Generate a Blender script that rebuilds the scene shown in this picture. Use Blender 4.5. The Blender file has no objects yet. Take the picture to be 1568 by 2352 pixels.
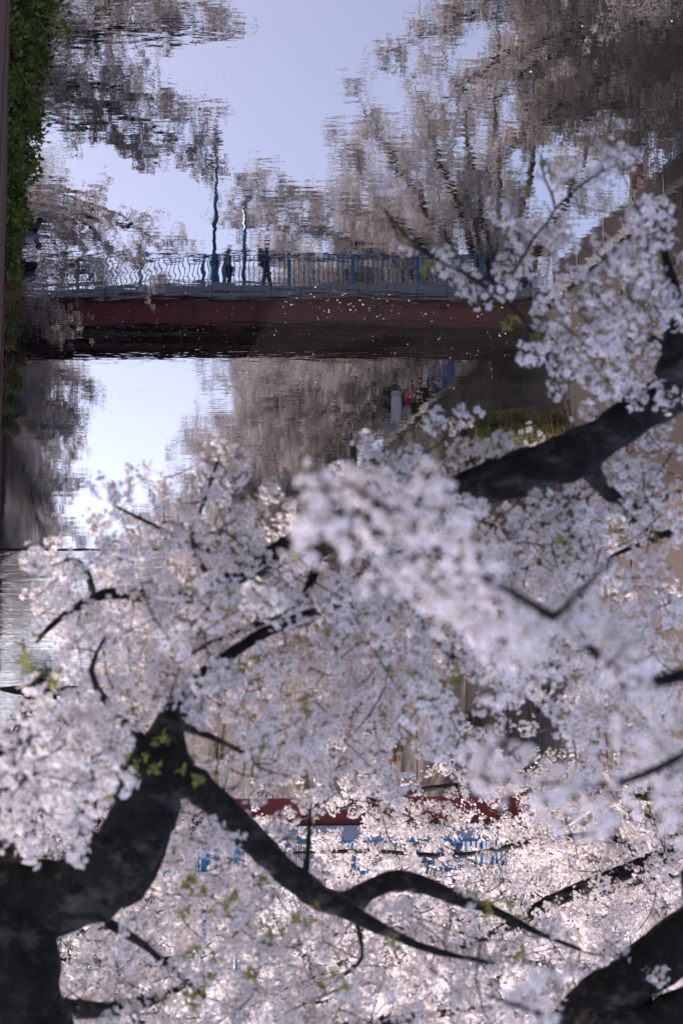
import bpy, math, random
import numpy as np
from mathutils import Vector, Matrix
from math import sin, cos, radians as RAD, pi

rng = np.random.default_rng(7)
random.seed(7)
scene = bpy.context.scene
col = scene.collection

# ------------------------------------------------------------------ camera
EYE = 9.3                       # eye height above the water
LENS = 60.0
PITCH = RAD(11.7)
FPX = 2352.0 * LENS / 36.0      # focal length in pixels of a 1568 x 2352 picture
C0 = Vector((0, 0, EYE))
F = Vector((0, cos(PITCH), -sin(PITCH)))
U = Vector((0, sin(PITCH), cos(PITCH)))
R = Vector((1, 0, 0))
cd = bpy.data.cameras.new('camera')
cam = bpy.data.objects.new('camera', cd)
col.objects.link(cam)
cd.sensor_fit = 'VERTICAL'; cd.sensor_height = 36; cd.sensor_width = 24
cd.lens = LENS; cd.clip_start = 0.1; cd.clip_end = 3000
cd.dof.use_dof = True; cd.dof.focus_distance = 46; cd.dof.aperture_fstop = 2.8
# the camera is held upside down, as the photograph is
m = Matrix.Identity(4)
for i in range(3):
    m[i][0] = -R[i]; m[i][1] = -U[i]; m[i][2] = -F[i]; m[i][3] = C0[i]
cam.matrix_world = m
scene.camera = cam

# ------------------------------------------------------------------ sky, sun, exposure
SUN_EL, SUN_AZ = RAD(50), RAD(54)
w = bpy.data.worlds.new('World'); scene.world = w; w.use_nodes = True
nt = w.node_tree; nt.nodes.clear()
sky = nt.nodes.new('ShaderNodeTexSky'); sky.sky_type = 'NISHITA'; sky.sun_disc = False
sky.sun_elevation = SUN_EL; sky.sun_rotation = SUN_AZ
sky.air_density = 1.0; sky.dust_density = 3.8; sky.ozone_density = 1.5
bg = nt.nodes.new('ShaderNodeBackground'); bg.inputs[1].default_value = 0.15
wo = nt.nodes.new('ShaderNodeOutputWorld')
nt.links.new(sky.outputs[0], bg.inputs[0]); nt.links.new(bg.outputs[0], wo.inputs[0])
sd = bpy.data.lights.new('sun', 'SUN'); sd.energy = 2.6; sd.angle = RAD(0.5); sd.color = (1, 0.95, 0.86)
sun = bpy.data.objects.new('sun', sd); col.objects.link(sun)
S = Vector((sin(SUN_AZ) * cos(SUN_EL), cos(SUN_AZ) * cos(SUN_EL), sin(SUN_EL)))
sun.rotation_euler = S.to_track_quat('Z', 'Y').to_euler(); sun.location = (0, 0, 60)
vs = scene.view_settings
vs.view_transform = 'Standard'; vs.look = 'None'; vs.gamma = 1; vs.use_curve_mapping = False
vs.exposure = 1.95
vs.use_white_balance = True; vs.white_balance_temperature = 6380; vs.white_balance_tint = 25
scene.render.engine = 'CYCLES'
cy = scene.cycles
cy.use_denoising = True
cy.max_bounces = 10; cy.transparent_max_bounces = 8; cy.diffuse_bounces = 4; cy.glossy_bounces = 4
cy.caustics_reflective = False; cy.caustics_refractive = False
cy.sample_clamp_indirect = 6

# ------------------------------------------------------------------ helpers
def P(u, v, d):
    """the point seen at (u, v) of the 1568 x 2352 picture, d metres along the view axis"""
    return C0 + F * d + R * (-(u - 784) / FPX * d) + U * ((v - 1176) / FPX * d)

def LX(y): return -18.75 + 0.25 * y       # left bank wall line
def RX(y): return 0.18 + 0.20 * y       # right bank wall line
BANK = 7.8

class Buf:
    def __init__(s): s.v = []; s.f = []; s.m = []
    def add(s, vs_, fs, mi=0):
        o = len(s.v); s.v.extend([tuple(x) for x in vs_])
        s.f.extend([tuple(i + o for i in f) for f in fs]); s.m.extend([mi] * len(fs))
    def box(s, c, d, mi=0, rz=0.0):
        hx, hy, hz = d[0] / 2, d[1] / 2, d[2] / 2; cz, sz = cos(rz), sin(rz)
        vv = []
        for z in (-hz, hz):
            for x, y in ((-hx, -hy), (hx, -hy), (hx, hy), (-hx, hy)):
                vv.append((c[0] + x * cz - y * sz, c[1] + x * sz + y * cz, c[2] + z))
        s.add(vv, [(0, 3, 2, 1), (4, 5, 6, 7), (0, 1, 5, 4), (1, 2, 6, 5), (2, 3, 7, 6), (3, 0, 4, 7)], mi)
    def tube(s, pts, rad, sides=6, mi=0, cap=True, lump=0.0):
        pts = np.asarray(pts, float); n = len(pts); rad = np.broadcast_to(np.asarray(rad, float), (n,))
        t = np.gradient(pts, axis=0); t /= (np.linalg.norm(t, axis=1)[:, None] + 1e-9)
        up = np.array([0, 0, 1.0]) if abs(t[0][2]) < 0.9 else np.array([1.0, 0, 0])
        a = np.cross(up, t[0]); a /= np.linalg.norm(a)
        ang = np.arange(sides) * 2 * pi / sides
        vv = []
        for i in range(n):
            a = a - t[i] * np.dot(a, t[i]); a /= (np.linalg.norm(a) + 1e-9); b = np.cross(t[i], a)
            r = rad[i] * (1 + (lump * rng.normal(size=sides) if lump else 0))
            ring = pts[i] + (np.cos(ang) * r)[:, None] * a + (np.sin(ang) * r)[:, None] * b
            vv.extend(ring.tolist())
        fs = []
        for i in range(n - 1):
            for k in range(sides):
                k2 = (k + 1) % sides
                fs.append((i * sides + k, i * sides + k2, (i + 1) * sides + k2, (i + 1) * sides + k))
        if cap:
            fs.append(tuple(range(sides - 1, -1, -1))); fs.append(tuple((n - 1) * sides + k for k in range(sides)))
        s.add(vv, fs, mi)
    def lathe(s, prof, c=(0, 0, 0), sides=12, mi=0):
        vv = []; fs = []
        for r, z in prof:
            for k in range(sides):
                a = 2 * pi * k / sides; vv.append((c[0] + r * cos(a), c[1] + r * sin(a), c[2] + z))
        for i in range(len(prof) - 1):
            for k in range(sides):
                k2 = (k + 1) % sides
                fs.append((i * sides + k, i * sides + k2, (i + 1) * sides + k2, (i + 1) * sides + k))
        fs.append(tuple(range(sides - 1, -1, -1))); fs.append(tuple((len(prof) - 1) * sides + k for k in range(sides)))
        s.add(vv, fs, mi)
    def mesh(s, name, mats, smooth=False):
        me = bpy.data.meshes.new(name); me.from_pydata(s.v, [], s.f)
        for mt in (mats if isinstance(mats, (list, tuple)) else [mats]): me.materials.append(mt)
        me.polygons.foreach_set('material_index', s.m)
        if smooth: me.polygons.foreach_set('use_smooth', [True] * len(s.f))
        me.update(); return me
    def build(s, name, mats, parent=None, smooth=False, kind=None, loc=None):
        return link(name, s.mesh(name, mats, smooth), parent, kind, loc)

def link(name, data, parent=None, kind=None, loc=None):
    o = bpy.data.objects.new(name, data); col.objects.link(o)
    if parent is not None: o.parent = parent
    if kind: o['kind'] = kind
    if loc is not None: o.location = loc
    return o

def tag(o, label, cat, group=None):
    o['label'] = label; o['category'] = cat
    if group: o['group'] = group
    return o

def thing(name, label, cat, loc=(0, 0, 0), rz=0.0, group=None):
    o = link(name, None, loc=loc); o.rotation_euler = (0, 0, rz)
    return tag(o, label, cat, group)

def spline(pts, rad, step=0.12):
    """smooth a polyline (Catmull-Rom) and its radii"""
    pts = np.asarray(pts, float); rad = np.asarray(rad, float)
    p = np.vstack([2 * pts[0] - pts[1], pts, 2 * pts[-1] - pts[-2]]); out = []; ro = []
    for i in range(1, len(p) - 2):
        L = np.linalg.norm(p[i + 1] - p[i]); n = max(2, int(L / step))
        for k in range(n):
            t = k / n; t2 = t * t; t3 = t2 * t
            out.append(0.5 * (2 * p[i] + (p[i + 1] - p[i - 1]) * t + (2 * p[i - 1] - 5 * p[i] + 4 * p[i + 1] - p[i + 2]) * t2
                              + (3 * p[i] - p[i - 1] - 3 * p[i + 1] + p[i + 2]) * t3))
            ro.append(rad[i - 1] * (1 - t) + rad[i] * t)
    out.append(pts[-1]); ro.append(rad[-1])
    return np.array(out), np.array(ro)

def bez(a, c, b, n):
    t = np.linspace(0, 1, n)[:, None]
    return (1 - t) ** 2 * a + 2 * t * (1 - t) * c + t * t * b

# ------------------------------------------------------------------ materials
def new_mat(name):
    mt = bpy.data.materials.new(name); mt.use_nodes = True
    n = mt.node_tree.nodes; return mt, n, mt.node_tree.links, n['Principled BSDF']

def noise(n, l, vec, scale, detail=4, rough=0.55):
    t = n.new('ShaderNodeTexNoise'); t.inputs['Scale'].default_value = scale
    t.inputs['Detail'].default_value = detail; t.inputs['Roughness'].default_value = rough
    if vec is not None: l.new(vec, t.inputs['Vector'])
    return t.outputs['Fac']

def mapping(n, l, vec, scale=(1, 1, 1), rot=(0, 0, 0)):
    mp = n.new('ShaderNodeMapping'); mp.inputs['Scale'].default_value = scale; mp.inputs['Rotation'].default_value = rot
    l.new(vec, mp.inputs['Vector']); return mp.outputs[0]

def ramp(n, l, fac, stops):
    r = n.new('ShaderNodeValToRGB'); e = r.color_ramp.elements
    while len(e) < len(stops): e.new(0.5)
    for i, (p, c) in enumerate(stops): e[i].position = p; e[i].color = (*c, 1)
    l.new(fac, r.inputs[0]); return r.outputs[0]

def bump(n, l, h, b, dist=0.02, strength=1.0):
    bp = n.new('ShaderNodeBump'); bp.inputs['Distance'].default_value = dist; bp.inputs['Strength'].default_value = strength
    l.new(h, bp.inputs['Height']); l.new(bp.outputs[0], b.inputs['Normal'])

def mat(name, stops, scale=8.0, stretch=(1, 1, 1), rough=0.7, bd=0.0, bscale=None, metal=0.0, spec=None):
    """mottled surface: world position noise through a colour ramp, with fine relief"""
    mt, n, l, b = new_mat(name)
    g = n.new('ShaderNodeNewGeometry')
    v = mapping(n, l, g.outputs['Position'], stretch)
    f = noise(n, l, v, scale)
    l.new(ramp(n, l, f, stops), b.inputs['Base Color'])
    b.inputs['Roughness'].default_value = rough; b.inputs['Metallic'].default_value = metal
    if spec is not None: b.inputs['Specular IOR Level'].default_value = spec
    if bd: bump(n, l, noise(n, l, v, bscale or scale * 4, 5), b, bd)
    return mt

def thin_mat(name, c1, c2, trans=0.45):
    """petals and leaves: diffuse plus light let through, tone differing from one to the next"""
    mt = bpy.data.materials.new(name); mt.use_nodes = True
    n = mt.node_tree.nodes; l = mt.node_tree.links; n.clear()
    out = n.new('ShaderNodeOutputMaterial'); d = n.new('ShaderNodeBsdfDiffuse'); t = n.new('ShaderNodeBsdfTranslucent')
    mx = n.new('ShaderNodeMixShader'); mx.inputs[0].default_value = trans
    g = n.new('ShaderNodeNewGeometry')
    c = ramp(n, l, g.outputs['Random Per Island'], [(0.1, c1), (0.9, c2)])
    l.new(c, d.inputs[0]); l.new(c, t.inputs[0])
    l.new(d.outputs[0], mx.inputs[1]); l.new(t.outputs[0], mx.inputs[2]); l.new(mx.outputs[0], out.inputs[0])
    return mt

M = {}
M['petal'] = thin_mat('cherry_petal', (0.78, 0.71, 0.68), (0.82, 0.79, 0.74), 0.34)
M['heart'] = thin_mat('blossom_heart', (0.26, 0.04, 0.10), (0.42, 0.16, 0.17), 0.2)
M['stalk'] = thin_mat('blossom_stalk', (0.16, 0.10, 0.05), (0.20, 0.17, 0.06), 0.2)
M['leaf'] = thin_mat('young_leaf', (0.15, 0.16, 0.035), (0.27, 0.27, 0.08), 0.5)
M['ivy'] = thin_mat('ivy_leaf', (0.06, 0.10, 0.02), (0.20, 0.23, 0.06), 0.4)
M['fern'] = thin_mat('fern_leaf', (0.03, 0.06, 0.018), (0.09, 0.13, 0.03), 0.35)
M['dry'] = thin_mat('dry_grass', (0.12, 0.065, 0.03), (0.20, 0.15, 0.07), 0.3)
M['grass'] = thin_mat('grass_blade', (0.06, 0.08, 0.025), (0.16, 0.16, 0.07), 0.3)
M['redleaf'] = thin_mat('red_brown_leaf', (0.22, 0.07, 0.03), (0.30, 0.12, 0.05), 0.3)

def bark_mat():
    mt, n, l, b = new_mat('cherry_bark')
    g = n.new('ShaderNodeNewGeometry'); v = g.outputs['Position']
    f = noise(n, l, v, 9, 6, 0.65)
    l.new(ramp(n, l, f, [(0.3, (0.010, 0.008, 0.007)), (0.55, (0.030, 0.024, 0.019)), (0.72, (0.075, 0.062, 0.05))]), b.inputs['Base Color'])
    b.inputs['Roughness'].default_value = 0.85; b.inputs['Specular IOR Level'].default_value = 0.2
    # lichen and pale bands on the old bark, brightened to stand in for sunlit grey wood
    li = ramp(n, l, noise(n, l, mapping(n, l, v, (1, 1, 1.6)), 3.2, 5, 0.7), [(0.52, (0, 0, 0)), (0.66, (1, 1, 1))])
    mx = n.new('ShaderNodeMixRGB'); l.new(li, mx.inputs[0]); l.new(b.inputs['Base Color'].links[0].from_socket, mx.inputs[1]); mx.inputs[2].default_value = (0.17, 0.15, 0.125, 1)
    l.new(mx.outputs[0], b.inputs['Base Color'])
    bump(n, l, noise(n, l, mapping(n, l, v, (1, 1, 1.8)), 26, 8, 0.75), b, 0.08)
    return mt
M['bark'] = bark_mat()

def wall_mat(name, dark, midc, light, base):
    """old concrete sheet with long vertical stains, redder towards the water where it gets wet"""
    mt, n, l, b = new_mat(name)
    g = n.new('ShaderNodeNewGeometry'); v = g.outputs['Position']
    st = noise(n, l, mapping(n, l, v, (1.6, 1.6, 0.10)), 2.2, 6, 0.65)
    c1 = ramp(n, l, st, [(0.30, dark), (0.52, midc), (0.66, midc), (0.78, light)])
    big = noise(n, l, mapping(n, l, v, (1, 1, 0.45)), 0.45, 3)
    sep = n.new('ShaderNodeSeparateXYZ'); l.new(v, sep.inputs[0])
    mr = n.new('ShaderNodeMapRange'); mr.inputs[1].default_value = 0.6; mr.inputs[2].default_value = 5.2
    mr.inputs[3].default_value = 0.75; mr.inputs[4].default_value = 0.0; l.new(sep.outputs[2], mr.inputs[0])
    ad = n.new('ShaderNodeMath'); ad.operation = 'MULTIPLY_ADD'; l.new(big, ad.inputs[0]); ad.inputs[1].default_value = 1.3
    sb = n.new('ShaderNodeMath'); sb.operation = 'SUBTRACT'; l.new(mr.outputs[0], sb.inputs[0]); sb.inputs[1].default_value = 0.62
    l.new(sb.outputs[0], ad.inputs[2]); ad.use_clamp = True
    mx = n.new('ShaderNodeMixRGB'); l.new(ad.outputs[0], mx.inputs[0]); l.new(c1, mx.inputs[1]); mx.inputs[2].default_value = (*base, 1)
    fine = noise(n, l, v, 14, 5, 0.7)
    mu = n.new('ShaderNodeMixRGB'); mu.blend_type = 'MULTIPLY'; mu.inputs[0].default_value = 0.55
    l.new(mx.outputs[0], mu.inputs[1]); l.new(ramp(n, l, fine, [(0.3, (0.45, 0.45, 0.45)), (0.7, (1.2, 1.2, 1.2))]), mu.inputs[2])
    l.new(mu.outputs[0], b.inputs['Base Color']); b.inputs['Roughness'].default_value = 0.85
    bump(n, l, fine, b, 0.03)
    return mt
M['wall_left'] = wall_mat('stained_concrete', (0.022, 0.019, 0.017), (0.085, 0.068, 0.056), (0.26, 0.23, 0.20), (0.075, 0.046, 0.034))
M['wall_right'] = wall_mat('rusty_concrete', (0.03, 0.022, 0.016), (0.09, 0.05, 0.03), (0.20, 0.16, 0.12), (0.13, 0.055, 0.025))
M['concrete'] = mat('concrete', [(0.3, (0.20, 0.19, 0.17)), (0.7, (0.33, 0.31, 0.29))], 3, (1, 1, 0.4), 0.85, 0.01)
M['granite'] = mat('speckled_granite', [(0.35, (0.13, 0.13, 0.15)), (0.5, (0.27, 0.27, 0.30)), (0.65, (0.38, 0.38, 0.41))], 45, rough=0.5, bd=0.002)
M['red_steel'] = mat('crimson_girder_paint', [(0.3, (0.16, 0.015, 0.016)), (0.7, (0.24, 0.024, 0.022))], 1.5, (1, 1, 0.4), 0.45)
M['blue_steel'] = mat('teal_blue_paint', [(0.3, (0.010, 0.12, 0.24)), (0.7, (0.018, 0.18, 0.33))], 3, rough=0.35)
M['asphalt'] = mat('bank_asphalt', [(0.3, (0.035, 0.035, 0.037)), (0.7, (0.07, 0.068, 0.065))], 12, rough=0.9, bd=0.004)
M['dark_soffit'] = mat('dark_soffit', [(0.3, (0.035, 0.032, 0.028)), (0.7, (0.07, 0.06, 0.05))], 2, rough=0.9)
M['cladding'] = mat('brown_corrugated_steel', [(0.3, (0.09, 0.066, 0.054)), (0.7, (0.14, 0.10, 0.084))], 2, (1, 1, 0.3), 0.55)
M['pale_wood'] = mat('weathered_wood', [(0.3, (0.26, 0.18, 0.12)), (0.7, (0.42, 0.33, 0.25))], 6, (1, 1, 6), 0.8)
M['galv'] = mat('galvanised_steel', [(0.3, (0.24, 0.22, 0.20)), (0.7, (0.38, 0.35, 0.33))], 8, rough=0.45, metal=0.3)
M['mud'] = mat('river_mud', [(0.3, (0.025, 0.019, 0.014)), (0.7, (0.06, 0.046, 0.034))], 4, rough=0.95, bd=0.05, spec=0.03)
M['tarp'] = mat('blue_sheet', [(0.3, (0.06, 0.11, 0.42)), (0.7, (0.09, 0.16, 0.52))], 3, rough=0.5)
M['red_paint'] = mat('red_sign_paint', [(0.3, (0.42, 0.015, 0.02)), (0.7, (0.52, 0.03, 0.03))], 3, rough=0.5)
M['white_paint'] = mat('white_cloth', [(0.3, (0.72, 0.72, 0.72)), (0.7, (0.8, 0.8, 0.8))], 4, rough=0.7)
M['skin'] = mat('skin', [(0.3, (0.42, 0.26, 0.19)), (0.7, (0.50, 0.32, 0.24))], 30, rough=0.55)
M['hair'] = mat('dark_hair', [(0.3, (0.010, 0.008, 0.007)), (0.7, (0.03, 0.024, 0.02))], 60, rough=0.5)
M['coat_brown'] = mat('brown_coat', [(0.3, (0.22, 0.15, 0.10)), (0.7, (0.32, 0.22, 0.16))], 20, rough=0.9)
M['coat_dark'] = mat('dark_jacket', [(0.3, (0.012, 0.016, 0.020)), (0.7, (0.03, 0.035, 0.04))], 20, rough=0.8)
M['trousers'] = mat('dark_trousers', [(0.3, (0.015, 0.02, 0.04)), (0.7, (0.03, 0.04, 0.07))], 25, rough=0.9)
M['hat'] = mat('pale_hat', [(0.3, (0.42, 0.36, 0.28)), (0.7, (0.55, 0.48, 0.38))], 40, rough=0.9)
M['duck_body'] = mat('grey_duck_plumage', [(0.3, (0.05, 0.055, 0.07)), (0.7, (0.12, 0.12, 0.14))], 40, rough=0.7)
M['duck_head'] = mat('dark_duck_head', [(0.3, (0.02, 0.014, 0.010)), (0.7, (0.05, 0.03, 0.02))], 60, rough=0.6)
M['duck_bill'] = mat('duck_bill', [(0.3, (0.35, 0.12, 0.05)), (0.7, (0.42, 0.17, 0.08))], 60, rough=0.5)

def water_mat(name, amp, rings=(), rough=0.03, rot=0.0, base=(0.006, 0.006, 0.005), ior=1.45):
    """dark river water: a mirror disturbed by fine ripples longer across the view than along it"""
    mt, n, l, b = new_mat(name)
    g = n.new('ShaderNodeNewGeometry'); v = g.outputs['Position']
    b.inputs['Base Color'].default_value = (*base, 1); b.inputs['Roughness'].default_value = rough
    b.inputs['IOR'].default_value = ior
    def mul(a, k):
        q = n.new('ShaderNodeMath'); q.operation = 'MULTIPLY'; l.new(a, q.inputs[0])
        if isinstance(k, (int, float)): q.inputs[1].default_value = k
        else: l.new(k, q.inputs[1])
        return q.outputs[0]
    def add(a, c):
        q = n.new('ShaderNodeMath'); q.operation = 'ADD'; l.new(a, q.inputs[0]); l.new(c, q.inputs[1]); return q.outputs[0]
    fine = noise(n, l, mapping(n, l, v, (0.8, 2.3, 1), (0, 0, 0.05)), 2.7, 2, 0.5)
    mid = noise(n, l, mapping(n, l, v, (0.8, 2.0, 1), (0, 0, -0.08)), 0.6, 1, 0.5)
    lng = noise(n, l, mapping(n, l, v, (0.6, 1.0, 1)), 0.2, 1, 0.5)
    patch = n.new('ShaderNodeMapRange'); l.new(noise(n, l, mapping(n, l, v, (1, 0.7, 1)), 0.12, 3), patch.inputs[0])
    patch.inputs[1].default_value = 0.40; patch.inputs[2].default_value = 0.66; patch.inputs[3].default_value = 0.35; patch.inputs[4].default_value = 1.25
    h = add(add(mul(mul(fine, 0.0012), patch.outputs[0]), mul(mid, 0.0022)), mul(lng, 0.003))
    h = mul(h, amp)
    # choppier where the current rubs along the left wall
    sep = n.new('ShaderNodeSeparateXYZ'); l.new(v, sep.inputs[0])
    wl_ = n.new('ShaderNodeMath'); wl_.operation = 'MULTIPLY_ADD'; l.new(sep.outputs[1], wl_.inputs[0]); wl_.inputs[1].default_value = 0.20; wl_.inputs[2].default_value = 0.18
    ds = n.new('ShaderNodeMath'); ds.operation = 'SUBTRACT'; l.new(wl_.outputs[0], ds.inputs[0]); l.new(sep.outputs[0], ds.inputs[1])
    cm_ = n.new('ShaderNodeMapRange'); cm_.interpolation_type = 'SMOOTHSTEP'; l.new(ds.outputs[0], cm_.inputs[0])
    cm_.inputs[1].default_value = 0.45; cm_.inputs[2].default_value = 1.05; cm_.inputs[3].default_value = 0.0013; cm_.inputs[4].default_value = 0
    h = add(h, mul(noise(n, l, mapping(n, l, v, (1.0, 1.8, 1), (0, 0, 0.4)), 4.5, 2, 0.5), cm_.outputs[0]))
    for (cx, cy_, wl, a, r0) in rings:
        cb = n.new('ShaderNodeCombineXYZ'); cb.inputs[0].default_value = cx; cb.inputs[1].default_value = cy_
        dv = n.new('ShaderNodeVectorMath'); dv.operation = 'DISTANCE'; l.new(v, dv.inputs[0]); l.new(cb.outputs[0], dv.inputs[1])
        s_ = n.new('ShaderNodeMath'); s_.operation = 'SINE'; l.new(mul(dv.outputs['Value'], 2 * pi / wl), s_.inputs[0])
        fo = n.new('ShaderNodeMapRange'); fo.interpolation_type = 'SMOOTHSTEP'; l.new(dv.outputs['Value'], fo.inputs[0])
        fo.inputs[1].default_value = 0.25 * r0; fo.inputs[2].default_value = r0; fo.inputs[3].default_value = a; fo.inputs[4].default_value = 0
        h = add(h, mul(s_.outputs[0], fo.outputs[0]))
    bump(n, l, h, b, 1.0)
    return mt
M['water'] = water_mat('still_river_water', 1.0, [(4.75, 24.4, 0.34, 0.00022, 4.4), (5.05, 25.9, 0.22, 0.0001, 1.6)], rough=0.0, ior=2.5)
M['rapid'] = water_mat('rippled_river_water', 16.0, rough=0.02, ior=2.5)

# ------------------------------------------------------------------ setting: water, banks
def sheet(name, pts, m_, kind='structure'):
    b_ = Buf(); b_.add(pts, [tuple(range(len(pts)))]); return b_.build(name, m_, kind=kind)
WEIR = 50.5
sheet('water', [(-60, -30, 0), (90, -30, 0), (90, WEIR, 0), (-60, WEIR, 0)], M['water'])
sheet('water', [(-60, WEIR, -0.03), (90, WEIR, -0.03), (160, 420, -0.03), (-60, 420, -0.03)], M['rapid'])
sheet('bank_ground', [(LX(-30) - 0.3, -30, BANK), (LX(230) - 0.3, 230, BANK), (LX(230) - 0.3, 1200, BANK), (-900, 1200, BANK), (-900, -30, BANK)], M['asphalt'])
sheet('bank_ground', [(RX(-30) + 0.3, -30, BANK), (900, -30, BANK), (900, 1200, BANK), (RX(230) + 0.3, 1200, BANK), (RX(230) + 0.3, 230, BANK)], M['asphalt'])
sheet('far_bank_ground', [(LX(230) - 0.3, 231, BANK - 0.01), (RX(230) + 0.3, 231, BANK - 0.01), (RX(230) + 0.3, 1200, BANK - 0.01), (LX(230) - 0.3, 1200, BANK - 0.01)], M['asphalt'])

b_ = Buf(); b_.box(((LX(WEIR) + RX(WEIR)) / 2, WEIR, -0.10), (RX(WEIR) - LX(WEIR) + 0.2, 0.22, 0.23))
sill = b_.build('weir_sill', M['mud']); tag(sill, 'low dark sill lying straight across the river under the bridge', 'weir')

def canal_wall(X, side, y0, y1, m_, label):
    root = thing('canal_wall', label, 'wall', (X(y0), y0, 0), group='concrete walls lining the river')
    slope = X(1.0) - X(0.0); L = math.hypot(1, slope); ang = math.atan2(1, slope)
    pw = 2.0
    pb = Buf(); pb.box((0, 0, 0), (pw - 0.05, 0.30, BANK - 0.35 + 0.8))
    pm = pb.mesh('wall_panel', m_)
    cb = Buf(); cb.box((0, 0, 0), (pw - 0.01, 0.42, 0.26)); cm = cb.mesh('coping', M['concrete'])
    n = int((y1 - y0) * L / pw)
    for i in range(n):
        s = (i + 0.5) * pw; x = s * cos(ang); y = s * sin(ang)
        off = -side * 0.15 + rng.normal() * 0.008
        nx, ny = -sin(ang), cos(ang)
        if nx * side > 0: nx, ny = -nx, -ny
        o = link('wall_panel', pm, root, loc=(x + nx * (-0.15) , y + ny * (-0.15), (BANK - 0.35 - 0.8) / 2)); o.rotation_euler = (0, 0, ang)
        o.location.x += nx * rng.normal() * 0.008
        c = link('coping', cm, root, loc=(x + nx * (-0.13), y + ny * (-0.13), BANK - 0.215)); c.rotation_euler = (0, 0, ang)
    bb = Buf(); bb.box((0, 0, 0), ((y1 - y0) * L, 0.2, BANK + 0.3))
    o = bb.build('wall_backing', M['dark_soffit'], root, loc=((y1 - y0) / 2 * slope + (0.36 if side > 0 else -0.36), (y1 - y0) / 2, BANK / 2 - 0.4))
    o.rotation_euler = (0, 0, ang)
    return root
canal_wall(LX, -1, -6, 228, M['wall_left'], 'stained brown grey concrete wall rising from the river at the right of the picture')
canal_wall(RX, 1, -6, 228, M['wall_right'], 'rusty dark wall behind the green plants at the left edge of the picture')
b_ = Buf(); b_.box(((LX(229) + RX(229)) / 2, 229.5, 3.5), (RX(229) - LX(229) + 2, 0.6, 8.4))
tag(b_.build('canal_wall', M['wall_left']), 'far end wall where the river bends out of sight under the trees', 'wall')

# ------------------------------------------------------------------ bridge
BY = 51.0; BW = 4.0
BX0, BX1 = LX(BY + 1) - 0.3, RX(BY + 2) + 0.6
BM = (BX0 + BX1) / 2; BL = BX1 - BX0
def deck(x): return 8.36 + 0.14 * (1 - ((x - BM) / (BL / 2)) ** 2)
bridge = thing('foot_bridge', 'narrow footbridge with crimson girders and bright blue railings across the river', 'bridge', (BM, BY, 0))
def bar_along(buf, y, z0, z1, th, mi=0, n=16):
    """a beam that follows the camber of the deck; z0, z1 are offsets from the deck line"""
    vv = []; fs = []
    for i in range(n + 1):
        x = -BL / 2 + BL * i / n; d = deck(x + BM)
        vv += [(x, y - th / 2, d + z0), (x, y + th / 2, d + z0), (x, y + th / 2, d + z1), (x, y - th / 2, d + z1)]
    for i in range(n):
        a = i * 4; c = a + 4
        for k in range(4):
            k2 = (k + 1) % 4; fs.append((a + k, a + k2, c + k2, c + k))
    fs += [(3, 2, 1, 0), (n * 4, n * 4 + 1, n * 4 + 2, n * 4 + 3)]
    buf.add(vv, fs, mi)
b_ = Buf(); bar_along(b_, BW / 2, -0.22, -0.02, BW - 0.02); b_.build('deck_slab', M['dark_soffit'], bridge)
b_ = Buf(); bar_along(b_, BW / 2, -0.018, 0.0, BW - 0.3); b_.build('walkway', M['asphalt'], bridge)
for k, y in enumerate((0.16, 1.35, 2.65, BW - 0.16)):
    b_ = Buf(); bar_along(b_, y, -1.10, -0.225, 0.03); bar_along(b_, y, -1.135, -1.10, 0.28); bar_along(b_, y, -0.26, -0.2255, 0.24)
    g_ = b_.build('girder', M['red_steel'], bridge)
    if k in (0, 3):
        for i in range(9):
            x = -BL / 2 + BL * (i + 0.5) / 9; s_ = Buf(); s_.box((x, y + (-0.07 if k == 0 else 0.07), deck(x + BM) - 0.68), (0.02, 0.10, 0.82))
            s_.build('stiffener', M['red_steel'], g_)
for i in range(8):
    x = -BL / 2 + BL * (i + 0.5) / 8; b_ = Buf(); b_.box((x, BW / 2, deck(x + BM) - 0.75), (0.12, BW - 0.5, 0.3)); b_.build('cross_beam', M['red_steel'], bridge)
# granite fascia, panel by panel
npan = 19; pl = BL / npan
b_ = Buf(); b_.box((0, 0, 0), (pl - 0.02, 0.10, 0.40)); fm = b_.mesh('fascia_panel', M['granite'])
for y in (-0.055, BW + 0.055):
    for i in range(npan):
        x = -BL / 2 + pl * (i + 0.5)
        o = link('fascia_panel', fm, bridge, loc=(x, y, deck(x + BM) - 0.13)); o.rotation_euler = (0, -math.atan2(deck(x + BM + 0.1) - deck(x + BM - 0.1), 0.2) * 1.0, 0)
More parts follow.
